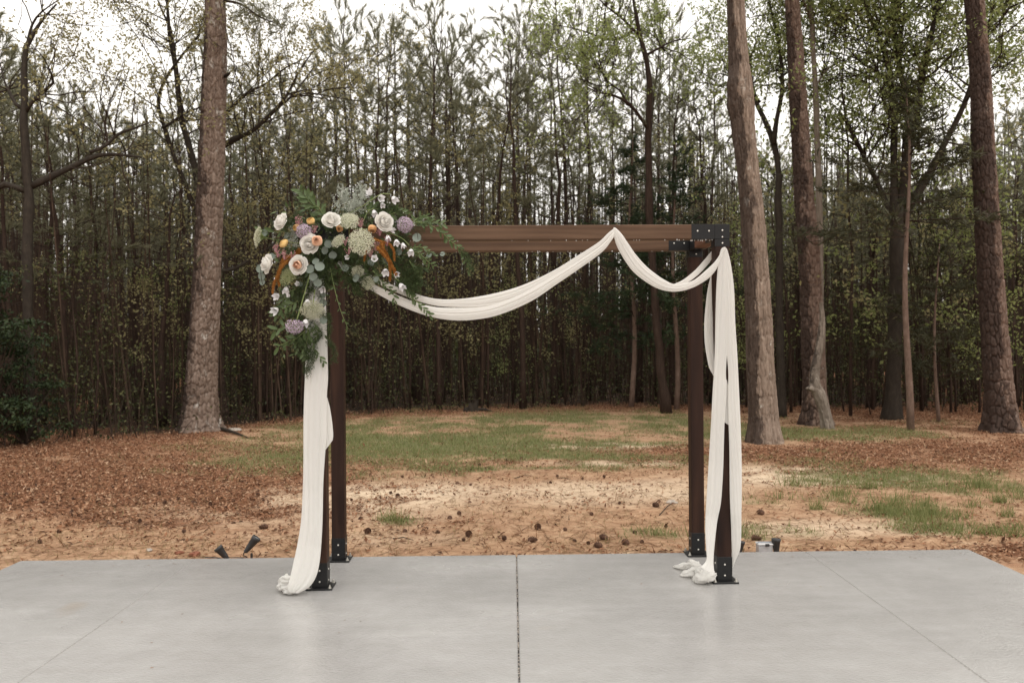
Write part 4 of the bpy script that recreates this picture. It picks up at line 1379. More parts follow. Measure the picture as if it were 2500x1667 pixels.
v, q = leaf_quads(c, d, nn, r_.uniform(.016, .056, n) * (1 + .5 * (r_.random(n) > .9)), r_.uniform(.009, .030, n), .3)
mb = MB().add(v, q)
tag(mb.obj("leaf_litter", M['litter']), kind='stuff')
print("litter", n)
x, y = scatter(30000, lambda x, y: .5 + 0 * x, 6.2, 13)
n = len(x)
c = np.stack([x, y, gz(x, y) + .003], -1)
d = nrm(np.stack([r_.normal(size=n), r_.normal(size=n), r_.uniform(-.02, .12, n)], -1))
s = nrm(np.cross(d, (0, 0, 1))) * .0025
e = c + d * r_.uniform(.05, .2, (n, 1))
mb = MB().add(np.stack([c - s, c + s, e + s, e - s], 1).reshape(-1, 3), np.arange(n * 4).reshape(-1, 4))
tag(mb.obj("pine_straw", M['straw']), kind='stuff')

# pine cones, every one by itself
def make_cone(k, L, R):
    m = MB()
    prof = [(.001, 0), (R * .7, L * .06), (R * .8, L * .35), (R * .6, L * .7), (.001, L * .97)]
    m.add(*lathe(prof, 8))
    for i in range(54):
        f = (i + .5) / 54
        a = i * 2.39996
        z = L * (.04 + .9 * f)
        rr = R * math.sin(PI * (.16 + .80 * f)) ** .8
        c = np.array((math.cos(a), math.sin(a), 0))
        t = np.array((-math.sin(a), math.cos(a), 0))
        w = R * .42
        b_ = c * rr * .6 + (0, 0, z)
        tip = c * rr * 1.12 + (0, 0, z + L * .06)
        m.add(np.array([b_ - t * w * .6, tip - t * w * .5, tip + c * R * .12 + (0, 0, L * .03), tip + t * w * .5, b_ + t * w * .6, tip - (0, 0, L * .05)]), None, [(0, 1, 4), (1, 3, 4), (1, 2, 3), (1, 5, 3), (0, 5, 1), (4, 3, 5)])
    return m.mesh("pine_cone", M['cone'])


cone_me = [make_cone(0, .080, .025), make_cone(1, .055, .026)]
cones_small = []
for cx, cy in [(45, 525), (165, 735), (240, 575), (385, 632), (408, 622), (410, 555), (545, 562), (615, 693), (780, 686), (625, 490), (800, 578), (985, 552), (1065, 572), (1085, 572), (1170, 585), (1300, 563), (1395, 550), (1445, 505), (1448, 528), (1462, 560), (1297, 680), (1025, 740), (640, 597), (755, 480), (785, 487), (910, 580), (70, 578), (340, 735), (235, 790), (150, 500), (330, 600), (520, 670), (860, 640), (1250, 595), (700, 430), (890, 520)]:
    cones_small.append((cx / 2.282, 980 + cy / 2.282))
for cx, cy in [(355, 727), (378, 655), (105, 656), (108, 512), (275, 517), (323, 525), (403, 506), (345, 425), (770, 357), (820, 375), (1015, 325), (1213, 427), (1348, 442), (1478, 433), (725, 563), (615, 657), (660, 635), (557, 730), (700, 775), (908, 777), (1265, 718), (1640, 732), (1380, 792), (1298, 777), (1560, 573), (1395, 633), (1033, 238), (652, 465), (725, 473), (1175, 460), (1818, 702), (1675, 790)]:
    cones_small.append((830 + cx / 2.282, 980 + cy / 2.282))
big = [(655, 1292, "large pine cone lying near the two spotlights"), (901, 1299, "large reddish cone just beyond the back post's foot"), (1143, 1306, "broken-looking cone between the back post and the slab joint"), (1288, 1323, "upright dark cone close to the slab's dark joint"),
       (1311, 1290, "greyish cone lying in thin grass past the slab joint"), (1468, 1338, "dark cone lying right at the slab's far edge"), (1533, 1331, "dark cone beside the slab's edge near the draped post"), (1482, 1319, "cone half hidden in grass above the slab's edge"),
       (1595, 1236, "lone dark cone on bare sand beside the back post"), (1864, 1259, "dark cone on the sand beyond the draped post"), (1834, 1318, "cone beside the grey box past the slab edge")]
for px, py, lab in big:
    p = G(px, py)
    o = link("pine_cone", cone_me[0])
    a = rng.uniform(0, 2 * PI)
    o.rotation_euler = (PI / 2 - .1, rng.uniform(0, 6), a)
    o.location = (p[0], p[1], float(gz(p[0], p[1])) + .02)
    tag(o, lab, "pine cone", "pine cones on the ground")
for px, py in cones_small:
    p = G(px, py)
    if abs(p[0]) > 12:
        continue
    o = link("pine_cone", cone_me[1])
    o.rotation_euler = (rng.uniform(0, 6), rng.uniform(0, 6), rng.uniform(0, 6))
    s = rng.uniform(.45, .8)
    o.scale = (s, s, s)
    o.location = (p[0], p[1], float(gz(p[0], p[1])) + .012)
    area = "on the leaf litter" if px < 330 else "before the scaly pine" if px < 760 else "framed by the arbor"
    dist = "near the slab" if p[1] < 8.6 else "halfway to the trees" if p[1] < 11 else "by the far grass"
    tag(o, f"small round cone {area}, {dist}", "pine cone", "pine cones on the ground")


def rock(name, label, cat, p, s, seed, mat):
    rg = np.random.default_rng(seed)
    v, q, _ = lathe([(.001, -.5), (.7, -.42), (1, 0), (.72, .38), (.001, .5)], 9)
    v = v * np.asarray(s) * (1 + .25 * rg.normal(size=(len(v), 1)).clip(-1, 1))
    o = MB().add(v, q).obj(name, mat)
    o.location = p
    o.rotation_euler = (0, 0, rg.uniform(0, 6))
    return tag(o, label, cat)


p = G(1150, 1003)
root = thing("tree_stump", "small dark rotten stump at the grass edge", "stump", tuple(p))
rg = np.random.default_rng(9)
v, q, _ = lathe([(.22, -.05), (.15, .06), (.12, .15), (.10, .21), (.06, .17), (.001, .15)], 18)
v = v + rg.normal(size=v.shape) * .022 + np.stack([v[:, 2] * .35, 0 * v[:, 2], v[:, 0] * .5 * (v[:, 2] > .1)], -1)
MB().add(v, q, tone=.4).obj("trunk", M['dark_bark'], root, False, True)
MB().add(*tube([(.1, 0, .02), (.3, -.05, .04), (.5, -.02, -.02)], [.06, .04, .015], 6), tone=.4).obj("root", M['dark_bark'], root, False, True)
rock("stone", "flat pale stone beside the big scaly pine's foot", "stone", tuple(G(572, 1052) + (0, 0, .02)), (.16, .09, .07), 4, M['stone'])
o = MB().add(*tube(spline([G(540, 1050) + (0, 0, .03), G(575, 1062) + (0, 0, .04), G(610, 1072) + (0, 0, .01)], 8), np.linspace(.035, .012, 8), 6), tone=.4).obj("fallen_branch", M['dark_bark'], None, True, True)
tag(o, "short dark fallen branch at the big scaly pine's foot", "branch")
for px, py, lab, s in ((437, 1352, "small red stone at the slab's far edge", .035), (476, 1356, "flat reddish stone near the two spotlights", .05), (1640, 1228, "flat pale stone on the sand beside the back post", .06), (365, 1345, "small grey pebble by the slab's far edge", .03)):
    p = G(px, py)
    rock("stone", lab, "stone", tuple(p + (0, 0, .01)), (s, s * .8, s * .7), int(px), M['stone'] if 'red' not in lab else plain("red_stone", (.22, .085, .05), .85))
for k, (a, b, lab) in enumerate([((1610, 1260), (1650, 1225), "forked dry twig on the sand near the back post"), ((1255, 1170), (1300, 1163), "thin dark stick lying before the grass strip"), ((1360, 1170), (1395, 1174), "short dark stick on the sand past the grass strip"), ((960, 1318), (1010, 1322), "thin fallen twig beyond the back post's foot")]):
    p, q_ = G(*a), G(*b)
    m = (p + q_) / 2 + (0, 0, .03)
    o = MB().add(*tube([p + (0, 0, .012), m, q_ + (0, 0, .012)], [.005, .0045, .002], 5), tone=.4).obj("twig", M['dark_bark'], None, True, True)
    tag(o, lab, "twig")

# ================================================================== GARDEN SPOTLIGHTS AND BOX BEHIND THE SLAB
def spotlight(label, px, py, aim, lift, px_len):
    g = G(px, 1362)
    y = 6.42
    p = P(px, py, y)
    root = thing("spotlight", label, "garden light", (p[0], y, GZ), 0, "spotlights behind the slab")
    z = p[2] - GZ
    a = nrm(np.array(aim, float))
    Lh = px_len / F * y
    c0 = np.array((0, 0, z)) - a * Lh * .5
    prof = [(.001, 0), (.012, 0), (.016, .006), (.019, .02), (.030, Lh * .8), (.033, Lh * .82), (.033, Lh), (.029, Lh), (.028, Lh - .008)]
    MB().add(*lathe(prof, 20, a, c0)).obj("lamp_head", M['lamp'], root, True)
    MB().add(*lathe([(.001, Lh - .009), (.028, Lh - .008)], 20, a, c0)).obj("lens", M['lamp_glass'], root)
    MB().add(*tube([(0, 0, -.03), (0, 0, z - Lh * .45 - .01)], [.009, .009], 8)).obj("stake", M['lamp'], root)
    MB().add(*tube([c0 + (-.012, 0, 0), c0 + (.012, 0, 0)], [.013, .013], 10)).obj("hinge", M['lamp'], root)
    MB().add(*tube(spline([c0 + (0, .01, 0), c0 + (-.03, .02, -.03), (-.05, .05, .01), (-.2, .1, .0)], 10), .004, 5)).obj("cable", M['lamp'], root)
    return root


spotlight("dark spotlight tilted low, facing away from the post", 543, 1349, (-.62, -.05, .75), .05, 36)
spotlight("taller dark spotlight aimed up toward the flowers", 614, 1328, (.62, .15, .80), .1, 42)
spotlight("dark spotlight at the grey box beyond the draped post", 1895, 1334, (.02, .1, 1), .05, 40)
spotlight("spotlight nearly hidden behind the hanging cloth tail", 1806, 1337, (.15, .1, 1), .05, 34)
p = P(1866, 1352, 6.45)
root = thing("cable_box", "small grey plastic box with a latch past the slab's edge", "box", (p[0], 6.45, GZ - .024))
MB().add(*box((0, 0, .052), (.105, .08, .105), .006)).obj("body", M['grey_plastic'], root)
MB().add(*box((0, 0, .112), (.112, .088, .012), .004)).obj("lid", plain("pale_lid", (.55, .55, .55), .35), root)
MB().add(*box((.01, -.046, .110), (.03, .01, .018), .002)).obj("latch", M['lamp'], root)
MB().add(*tube([(-.055, -.02, .118), (-.05, -.02, .128), (.05, -.02, .128), (.055, -.02, .118)], .004, 6)).obj("handle", plain("blue_grey_handle", (.22, .25, .30), .4), root)

# ================================================================== THE ARBOR
AX, AY, AR = 0.0595, 5.369, math.radians(1.7)
arbor = thing("wedding_arbor", "dark stained timber wedding arbor with black steel corner brackets", "arbor", (AX, AY, 0), AR)
HW, DEP, TOP, PW, SW = 1.2365, 0.675, 2.20, .089, .0925
ARM = np.array(((math.cos(AR), -math.sin(AR)), (math.sin(AR), math.cos(AR))))


def A2W(x, y, z):
    w = ARM @ np.array((x, y))
    return np.array((w[0] + AX, w[1] + AY, z))


def on_front(px, py, off=0.0):
    """the point of the plane 'off' metres behind the arbor's front face that the photograph shows at this pixel, in world axes"""
    u, v = uv2(px, py)
    # ray (u/F, 1, -v/F)*d ; plane through A2W(0,off,0) with normal (-sin, cos)
    n_ = np.array((-math.sin(AR), math.cos(AR)))
    c_ = A2W(0, off, 0)[:2]
    d = (c_ @ n_) / (np.array((u / F, 1)) @ n_)
    return np.array((u / F * d, d, H - v / F * d))


def screw(parent, at, axis, s=.0062):
    o = MB().add(*lathe([(s, -.001), (s, .0015), (s * .8, .003), (s * .35, .0036), (.0003, .0028)], 10, axis, at)).obj("screw", M['zinc'], parent, True)
    return o


for sx in (-1, 1):
    for back in (0, 1):
        x, y = sx * HW, SW / 2 + back * DEP
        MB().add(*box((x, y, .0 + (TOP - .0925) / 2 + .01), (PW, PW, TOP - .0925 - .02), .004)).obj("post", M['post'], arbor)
        pb = MB()
        pb.add(*box((x, y, .006), (.158, .158, .010), .002))
        for dx, dy, w_, d_ in ((0, -1, SW, .003), (0, 1, SW, .003), (-1, 0, .003, SW - .0062), (1, 0, .003, SW - .0062)):
            pb.add(*box((x + dx * (SW / 2 - .0015), y + dy * (SW / 2 - .0015), .0112 + .0735), (w_, d_, .147), .001))
        base = pb.obj("post_base", M['steel'], arbor)
        for z in (.045, .112):
            for ax_ in ((0, -1, 0), (-1, 0, 0), (1, 0, 0)):
                screw(base, np.array((x, y, z)) + np.array(ax_) * SW / 2, ax_)
        for ex in (-1, 1):
            for ey in (-1, 1):
                b_ = MB()
                c = np.array((x + ex * .064, y + ey * .064, .011))
                b_.add(*lathe([(.012, 0), (.012, .002), (.0005, .002)], 14, (0, 0, 1), c))
                b_.add(*lathe([(.008, .002), (.008, .010), (.0005, .010)], 6, (0, 0, 1), c))
                b_.add(*lathe([(.0045, .010), (.0045, .020), (.0005, .021)], 10, (0, 0, 1), c))
                b_.obj("anchor_bolt", M['zinc'], base)
        # corner bracket: three sleeves meeting
        bm_ = MB()
        zc = TOP - SW / 2
        bm_.add(*box((x, y, zc), (SW, SW, SW), .002))
        bm_.add(*box((x, y, TOP - SW - .0225), (SW - .0006, SW - .0006, .045), .001))
        bm_.add(*box((x - sx * (SW / 2 + .0715), y, zc), (.143, SW - .0006, SW - .0006), .001))
        dy = 1 if not back else -1
        bm_.add(*box((x, y + dy * (SW / 2 + .0715), zc), (SW - .0006, .143, SW - .0006), .001))
        br = bm_.obj("corner_bracket", M['steel'], arbor)
        for fy in ((-1,) if not back else (-1, 1)):
            yy = y + fy * SW / 2
            for zz in (TOP - .0425 + .004, TOP - .0795, TOP - .117):
                screw(br, (x + sx * .001, yy, zz), (0, fy, 0), .0055)
            for q_ in (.082, .152):
                screw(br, (x - sx * q_, yy, TOP - .042), (0, fy, 0), .0055)
for back in (0, 1):
    y = SW / 2 + back * DEP
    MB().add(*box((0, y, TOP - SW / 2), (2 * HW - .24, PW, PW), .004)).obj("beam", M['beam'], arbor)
for sx in (-1, 1):
    MB().add(*box((sx * HW, SW / 2 + DEP / 2, TOP - SW / 2), (PW, DEP - .2, PW), .004)).obj("side_beam", M['beam_side'], arbor)
# hook that holds the swag and drops of rain along the lower edges
hk = on_front(1500, 557)
hkl = ARM.T @ (hk[:2] - (AX, AY))
MB().add(*tube([(hkl[0], 0, hk[2] - .01), (hkl[0], -.018, hk[2] - .012), (hkl[0], -.022, hk[2] + .004), (hkl[0], -.018, hk[2] + .012)], .0022, 6)).obj("hook", M['steel'], arbor)
dr = MB()
r_ = np.random.default_rng(80)
for k in range(46):
    back = k % 2
    x, z = r_.uniform(-1.0, 1.1), TOP - SW / 2 - PW / 2
    y = back * DEP + (r_.uniform(.004, .03))
    s = r_.uniform(.0022, .0036)
    v, q, _ = lathe([(.0003, .001), (s * .7, 0), (s, -s), (s * .8, -s * 1.9), (.0003, -s * 2.5)], 8, (0, 0, 1), (x, y, z))
    v[:, 2] = z - (v[:, 2] - z) * 0 + (v[:, 2] - z)
    dr.add(v, q)
for k in range(16):
    x, y, z = HW - r_.uniform(.05, .19), r_.uniform(.006, .05), TOP - SW
    s = r_.uniform(.0024, .0036)
    dr.add(*lathe([(.0003, .001), (s * .7, 0), (s, -s), (s * .8, -s * 1.9), (.0003, -s * 2.5)], 8, (0, 0, 1), (x, y, z)))
tag(dr.obj("rain_drops", M['water'], arbor, True), kind='stuff')

# ================================================================== CLOTH
def cloth_tube(m, ea, eb, off, nf=5, amp=.012, thick=.03, seed=0, nu=150, nv=64, taper=(0.05, 0.05), offb=None):
    """a gathered length of cloth between two edges (photograph px), folds running along it"""
    a = spline(np.array([(*q, 0) for q in ea], float), nu)
    b = spline(np.array([(*q, 0) for q in eb], float), nu)
    u = np.linspace(0, 1, nu)
    offs = np.interp(u, np.linspace(0, 1, len(off)), off) if hasattr(off, '__len__') else np.full(nu, off)
    A = np.array([on_front(*p[:2], o) for p, o in zip(a, offs)])
    B = np.array([on_front(*p[:2], o) for p, o in zip(b, offs)])
    w = np.linalg.norm(B - A, axis=1)
    wf = np.clip(w / .10, 0.25, 1.2)
    ang = np.linspace(0, 2 * PI, nv, endpoint=False)
    V = []
    fr = nrm(np.array((math.sin(AR), -math.cos(AR), 0)))
    for i in range(nu):
        # s: 0 at edge a, 1 at edge b; front half then back half
        s = (1 - np.cos(ang)) / 2
        front = np.sin(ang)
        ph = .9 * math.sin(2.3 * u[i] + seed) + .5 * math.sin(7 * u[i] + seed * 2)
        sw = s + .05 * np.sin(2 * PI * s) * math.sin(5 * u[i] + seed)
        fold = np.abs(np.sin(PI * (nf * sw + ph * .35))) ** .7 - .6 + .35 * np.sin(2 * PI * (nf * 1.7 * sw + ph)) + .05 * np.sin(2 * PI * (nf * 3.6 * sw - ph * 1.7 + seed))
        depth = front * thick * wf[i] * .5 + np.where(front > 0, 1, -.5) * np.sqrt(np.abs(front)) * fold * amp * .55 * wf[i]
        V.append(A[i] + (B[i] - A[i]) * s[:, None] + fr * depth[:, None])
    m.add(np.vstack(V), grid_faces(nu, nv, True))
    return A, B


def kp(*p):
    return [(a * K, b * K) for a, b in p]


def c2(*p):      # crop at 1440,520 scale 3.733
    return [(1440 + a / 3.733, 520 + b / 3.733) for a, b in p]


def c4(*p):      # crop at 1600,880 scale 2.75
    return [(1600 + a / 2.75, 880 + b / 2.75) for a, b in p]


def c3(*p):      # crop at 660,900 scale 2.704
    return [(660 + a / 2.704, 900 + b / 2.704) for a, b in p]


swag = thing("cloth_swag", "long ivory sheer cloth swagged from the flowers over the hook and hanging in tails", "draped cloth", tuple(A2W(1.24, -.03, 1.0)))
L0 = np.array(swag.location)


def cloth_obj(name, parent, specs, **kw):
    m = MB()
    for sp in specs:
        cloth_tube(m, *sp[:2], **sp[2])
    for v in m.v:
        v -= np.array(parent.location)
    return m.obj(name, M['cloth'], parent, True)


topL = kp((1411, 524), (1395, 537), (1375, 556), (1330, 585), (1270, 622), (1200, 655), (1130, 675), (1060, 686), (1000, 686), (940, 670), (880, 645), (830, 622), (778, 598))
midL = kp((1412, 534), (1400, 550), (1380, 572), (1330, 606), (1275, 640), (1215, 676), (1150, 700), (1100, 707), (1050, 706), (1000, 702), (950, 688), (890, 662), (835, 634), (776, 603))
midL2 = kp((1410, 532), (1398, 546), (1378, 566), (1330, 598), (1275, 632), (1212, 668), (1150, 695), (1100, 706), (1050, 707), (1000, 705), (950, 692), (890, 668), (835, 640), (776, 603))
botL = kp((1411, 542), (1405, 552), (1382, 580), (1330, 618), (1280, 652), (1220, 692), (1150, 722), (1100, 733), (1050, 736), (1000, 730), (950, 715), (900, 693), (850, 665), (800, 630), (774, 607))
cloth_obj("swag", swag, [(topL, midL, dict(off=-.05, nf=2.6, amp=.010, thick=.035, seed=1)), (midL2, botL, dict(off=-.062, nf=2.3, amp=.011, thick=.04, seed=2.3))])
topR = c2((218, 132), (240, 140), (290, 190), (345, 270), (420, 380), (520, 490), (620, 570), (700, 620), (770, 648), (850, 642), (950, 610), (1060, 520), (1150, 430), (1222, 312))
botR = c2((212, 150), (215, 185), (235, 270), (270, 350), (330, 450), (400, 540), (500, 620), (600, 680), (700, 712), (800, 716), (900, 695), (1000, 650), (1100, 580), (1170, 480), (1234, 318))
cloth_obj("swag", swag, [(topR, botR, dict(off=-.05, nf=3.2, amp=.012, thick=.045, seed=4)),
                         (c2((760, 650), (850, 608), (960, 520), (1040, 430), (1106, 352), (1125, 345)), c2((790, 668), (880, 640), (980, 570), (1060, 490), (1112, 420), (1130, 380)), dict(off=[.0, .02, .05, .09, .12], nf=1.6, amp=.006, thick=.012, seed=2, nu=60, nv=36))])
# hanging tails on the draped post
lt_l = c2((1215, 312), (1190, 345), (1168, 480), (1152, 700), (1144, 1000), (1140, 1200), (1131, 1450)) + c4((385, 200), (375, 400), (360, 650), (345, 900), (335, 1100), (340, 1250), (343, 1335), (305, 1385))
lt_r = c2((1226, 312), (1232, 345), (1240, 480), (1246, 700), (1250, 1000), (1250, 1250), (1240, 1450)) + c4((478, 200), (465, 400), (460, 550), (454, 750), (440, 950), (415, 1080), (396, 1250), (390, 1360), (398, 1432))
rt_l = c2((1224, 310), (1222, 345), (1224, 480), (1228, 700), (1236, 1000), (1246, 1250), (1262, 1450)) + c4((488, 200), (491, 400), (497, 600), (500, 900), (508, 1100), (512, 1250), (516, 1385))
rt_r = c2((1236, 312), (1256, 345), (1288, 480), (1315, 700), (1326, 1000), (1342, 1250), (1352, 1450)) + c4((562, 200), (571, 400), (579, 650), (580, 850), (578, 1000), (573, 1240), (545, 1325), (520, 1388))
cloth_obj("hanging_tail", swag, [(lt_l, lt_r, dict(off=[-.045, -.045, -.04, -.04, -.03, -.04, -.10], nf=2.1, amp=.009, thick=.035, seed=6, nu=170))])
cloth_obj("hanging_tail", swag, [(rt_l, rt_r, dict(off=[-.046, -.05, -.045, -.04, -.03, -.02, .03], nf=1.9, amp=.009, thick=.03, seed=8.5, nu=170))])
cloth_obj("inner_fold", swag, [(c4((472, 130), (468, 200), (460, 300), (458, 370), (462, 412)), c4((480, 128), (494, 200), (500, 300), (502, 380), (496, 436)), dict(off=-.022, nf=2.2, amp=.006, thick=.016, seed=3, nu=70, nv=40))])
cloth_obj("side_loop", swag, [(c2((1104, 560), (1070, 720), (1046, 950), (1044, 1120), (1056, 1250), (1085, 1400), (1126, 1482)), c2((1108, 560), (1112, 720), (1120, 950), (1130, 1120), (1138, 1250), (1138, 1400), (1132, 1486)), dict(off=[.02, .05, .07, .07, .05, .02], nf=1.6, amp=.008, thick=.02, seed=1.5, nu=90, nv=44))])


def puff(m, pts, rad, seed, flat=.75, n=28, k=40):
    """a crumpled roll of cloth along points (world), its skin creased"""
    A = spline(np.array(pts, float), k)
    r = np.interp(np.linspace(0, 1, k), np.linspace(0, 1, len(rad)), rad)
    v, q, _ = tube(A, r, n, False)
    v = v.reshape(k, n, 3)
    c = A[:, None]
    th = np.arange(n) / n * 2 * PI
    u = np.linspace(0, 1, k)[:, None]
    f = 1 - .30 * np.abs(np.sin(th * 1.5 + 2.5 * u + seed)) + .18 * np.abs(np.sin(th * 2.5 - 4 * u)) + .10 * np.sin(th * 3 + 6 * u + seed) + .16 * np.sin(th * 5 - 9 * u + seed * 3) + .10 * np.sin(th * 9 + 14 * u + seed) + .12 * np.sin(u * 23 + th * 2 + seed)
    v = c + (v - c) * f[..., None] * np.array((1, 1, flat))
    v[..., 2] = np.maximum(v[..., 2], .004 + .004 * np.abs(np.sin(th * 5 + seed)))
    m.add(v.reshape(-1, 3), q)


def SL(px, py, z=.0):
    u, v = uv2(px, py)
    d = F * (H - z) / v
    return np.array((u / F * d, d, z))


def c5(a, b, z):
    return SL(1600 + a / 5.88, 1280 + b / 5.88, z)


m = MB()
puff(m, [c5(800, 640, .08), c5(760, 700, .055), c5(700, 745, .045), c5(640, 775, .03), c5(548, 812, .006)], [.03, .045, .048, .042, .010], 1)
puff(m, [c5(858, 715, .05), c5(800, 745, .045), c5(720, 765, .04), c5(650, 700, .045), c5(600, 660, .03)], [.016, .03, .032, .028, .016], 3)
puff(m, [c5(690, 670, .05), c5(600, 645, .045), c5(500, 685, .03), c5(420, 705, .02), c5(370, 715, .008)], [.02, .03, .042, .036, .008], 5, .5)
puff(m, [c5(680, 630, .05), c5(580, 590, .05), c5(470, 582, .035), c5(350, 602, .018), c5(262, 600, .006)], [.018, .028, .038, .030, .006], 8, .5)
puff(m, [c5(650, 625, .045), c5(570, 565, .055), c5(515, 522, .045), c5(470, 540, .025)], [.018, .026, .022, .006], 11, .6)
for v in m.v:
    v -= L0
m.obj("knotted_end", M['cloth'], swag, True)

ldrape = thing("hanging_cloth", "ivory cloth hanging below the flowers and pooling beside the front post's foot", "draped cloth", tuple(A2W(-1.26, -.03, 1.0)))
dl = kp((700, 640), (702, 740), (702, 800)) + c3((228, 60), (222, 200), (218, 400), (218, 600), (214, 800), (203, 1000), (180, 1150), (150, 1290), (128, 1385), (112, 1445), (120, 1470))
dr_ = kp((747, 640), (750, 740), (752, 800)) + c3((381, 60), (374, 160), (372, 300), (372, 450), (362, 560), (350, 750), (346, 950), (340, 1100), (326, 1270), (300, 1375), (255, 1440), (190, 1478))
cloth_obj("hanging_panel", ldrape, [(dl, dr_, dict(off=[-.05, -.05, -.05, -.05, -.055, -.08, -.14], nf=2.5, amp=.010, thick=.04, seed=12, nu=180, nv=80))])
cloth_obj("side_fold", ldrape, [(c3((368, 190), (366, 260), (364, 350), (362, 440), (364, 535)), c3((376, 190), (394, 260), (408, 350), (415, 430), (412, 470)), dict(off=-.035, nf=2, amp=.007, thick=.02, seed=5, nu=60, nv=40))])
m = MB()


def c7(a, b, z):
    return SL(500 + a / 5.88, 1280 + b / 5.88, z)


puff(m, [c7(1290, 800, .07), c7(1200, 790, .085), c7(1160, 770, .07), c7(1120, 820, .04), c7(1040, 900, .006)], [.03, .034, .03, .03, .006], 6, .6)
puff(m, [c7(1260, 870, .05), c7(1190, 880, .045), c7(1120, 890, .03), c7(1060, 905, .01)], [.04, .04, .032, .008], 2, .6)
puff(m, [c7(1300, 900, .04), c7(1240, 935, .03), c7(1180, 950, .02), c7(1145, 962, .008)], [.04, .035, .026, .008], 9, .7)
for v in m.v:
    v -= np.array(ldrape.location)
m.obj("pooled_hem", M['cloth'], ldrape, True)

# ================================================================== FLOWERS
FX, FY = 780, 560
floral = thing("floral_arrangement", "large loose arrangement of white roses, lace flowers and greenery on the arbor corner", "floral arrangement", tuple(A2W(-1.2, 0, 1.95)))
FL = np.array(floral.location)


def fc(cx, cy, off):
    """crop coordinates of the flowers (origin 580,440, scale 3.267) to the arrangement's own axes"""
    return on_front(580 + cx / 3.267, 440 + cy / 3.267, off) - FL


PX = 5.35 / F / 3.267                                     # one crop pixel in metres there


def aim(o, d, spin=0.0):
    q = Vector(d).to_track_quat('Z', 'Y') @ Quaternion((0, 0, 1), spin)
    o.rotation_euler = q.to_euler()


def petal_mesh(r0, r1, h, wid, curl, mat, name="petal"):
    nu, nv = 7, 8
    u, v = np.meshgrid(np.linspace(-1, 1, nu), np.linspace(0, 1, nv))
    wv = wid * np.sin(PI * (.12 + .72 * v)) ** .6
    ph = u * wv
    tipn = 1 - .12 * u ** 2 * v - .05 * np.abs(u) * v
    r = r0 + (r1 - r0) * np.sin(np.minimum(v * 1.25, 1) * PI / 2) + curl * np.clip(v - .65, 0, 1) ** 1.3 * 3 + .03 * r1 * np.sin(u * 4 + 1) * v
    z = h * (v ** 1.1) * tipn - np.maximum(curl, 0) * np.clip(v - .72, 0, 1) * 1.4
    V = np.stack([r * np.cos(ph), r * np.sin(ph), z], -1).reshape(-1, 3)
    return MB().add(V, grid_faces(nv, nu)).mesh(name, mat, True)


def rose_sets(mo, mi):
    return [(petal_mesh(.006, .037, .024, .72, .012, mo), 5, 0), (petal_mesh(.006, .033, .031, .78, .008, mo), 5, .6), (petal_mesh(.005, .027, .037, .85, .002, mo), 5, .2), (petal_mesh(.005, .021, .041, .95, -.004, mi), 4, .8),
            (petal_mesh(.004, .015, .043, 1.15, -.004, mi), 3, .3), (petal_mesh(.003, .0095, .044, 1.3, -.002, mi), 3, 1.1)]


rs_white, rs_peach = rose_sets(M['rose'], M['rose']), rose_sets(M['rose'], M['rose_peach'])
core_w = MB().add(*lathe([(.001, 0), (.006, .006), (.006, .030), (.004, .042), (.001, .043)], 12)).mesh("rose_core", M['rose'], True)
core_p = MB().add(*lathe([(.001, 0), (.006, .006), (.006, .030), (.004, .042), (.001, .043)], 12)).mesh("rose_core", M['rose_peach'], True)


def rose(cx, cy, rad, off, d, peach=False, label=None):
    o = link("rose", core_p if peach else core_w, floral)
    o.location = fc(cx, cy, off)
    aim(o, d, rng.uniform(0, 6))
    s = rad * PX / .0385
    o.scale = (s, s, s)
    if label:
        o['label'] = label
    for me, n, a0 in (rs_peach if peach else rs_white):
        for k in range(n):
            p = link("petal", me, o)
            p.rotation_euler = (rng.normal() * .06, rng.normal() * .06, a0 + k * 2 * PI / n + rng.normal() * .08)
    return o


def flower_stem(c0, c1, r=.0022, mat=None, bend=.02):
    c0, c1 = np.asarray(c0), np.asarray(c1)
    m_ = (c0 + c1) / 2 + rng.normal(size=3) * bend
    return MB().add(*tube(spline([c0, m_, c1], 9), r, 5)).obj("stem", mat or M['stem'], floral, True)


HUB = fc(760, 620, -.05)
rose(370, 342, 62, -.17, (-.7, -.8, .4), label="white rose, uppermost on the outer side")
rose(748, 335, 62, -.20, (.2, -.85, .5), label="white rose beside the upper lace flower")
rose(1158, 340, 66, -.18, (.6, -.85, .2), label="white rose below the bellflowers")
rose(588, 512, 68, -.22, (-.2, -1, -.05), label="ruffled white rose behind the peach ranunculus")
rose(265, 672, 66, -.17, (-.75, -.7, .15), label="white rose at the outer edge by eucalyptus")
rose(500, 680, 66, -.22, (-.25, -1, .0), True, label="white rose with a peach heart")


def ranunculus(cx, cy, rad, off, d, mat, label):
    R = rad * PX
    m = MB()
    for k in range(7):
        f = k / 6
        rr, hh = R * (1 - .82 * f), R * (.9 + .35 * f)
        nu = 18
        th = np.linspace(0, 2 * PI, nu, endpoint=False) + f * 2
        prof = [(.25, -.5), (.85, -.2), (1.0, .25), (.90, .62), (.72, .80)]
        V = np.array([[(rr * a * (1 + .05 * np.sin(t * 4 + k)) * math.cos(t), rr * a * (1 + .05 * np.sin(t * 4 + k)) * math.sin(t), R * b * (.75 + .35 * f) + .06 * R * math.sin(t * 3 + k * 2)) for t in th] for a, b in prof]).reshape(-1, 3)
        m.add(V, grid_faces(len(prof), nu, True))
    o = m.obj("ranunculus", mat, floral, True)
    o.location = fc(cx, cy, off)
    aim(o, d, rng.uniform(0, 6))
    o['label'] = label
    return o


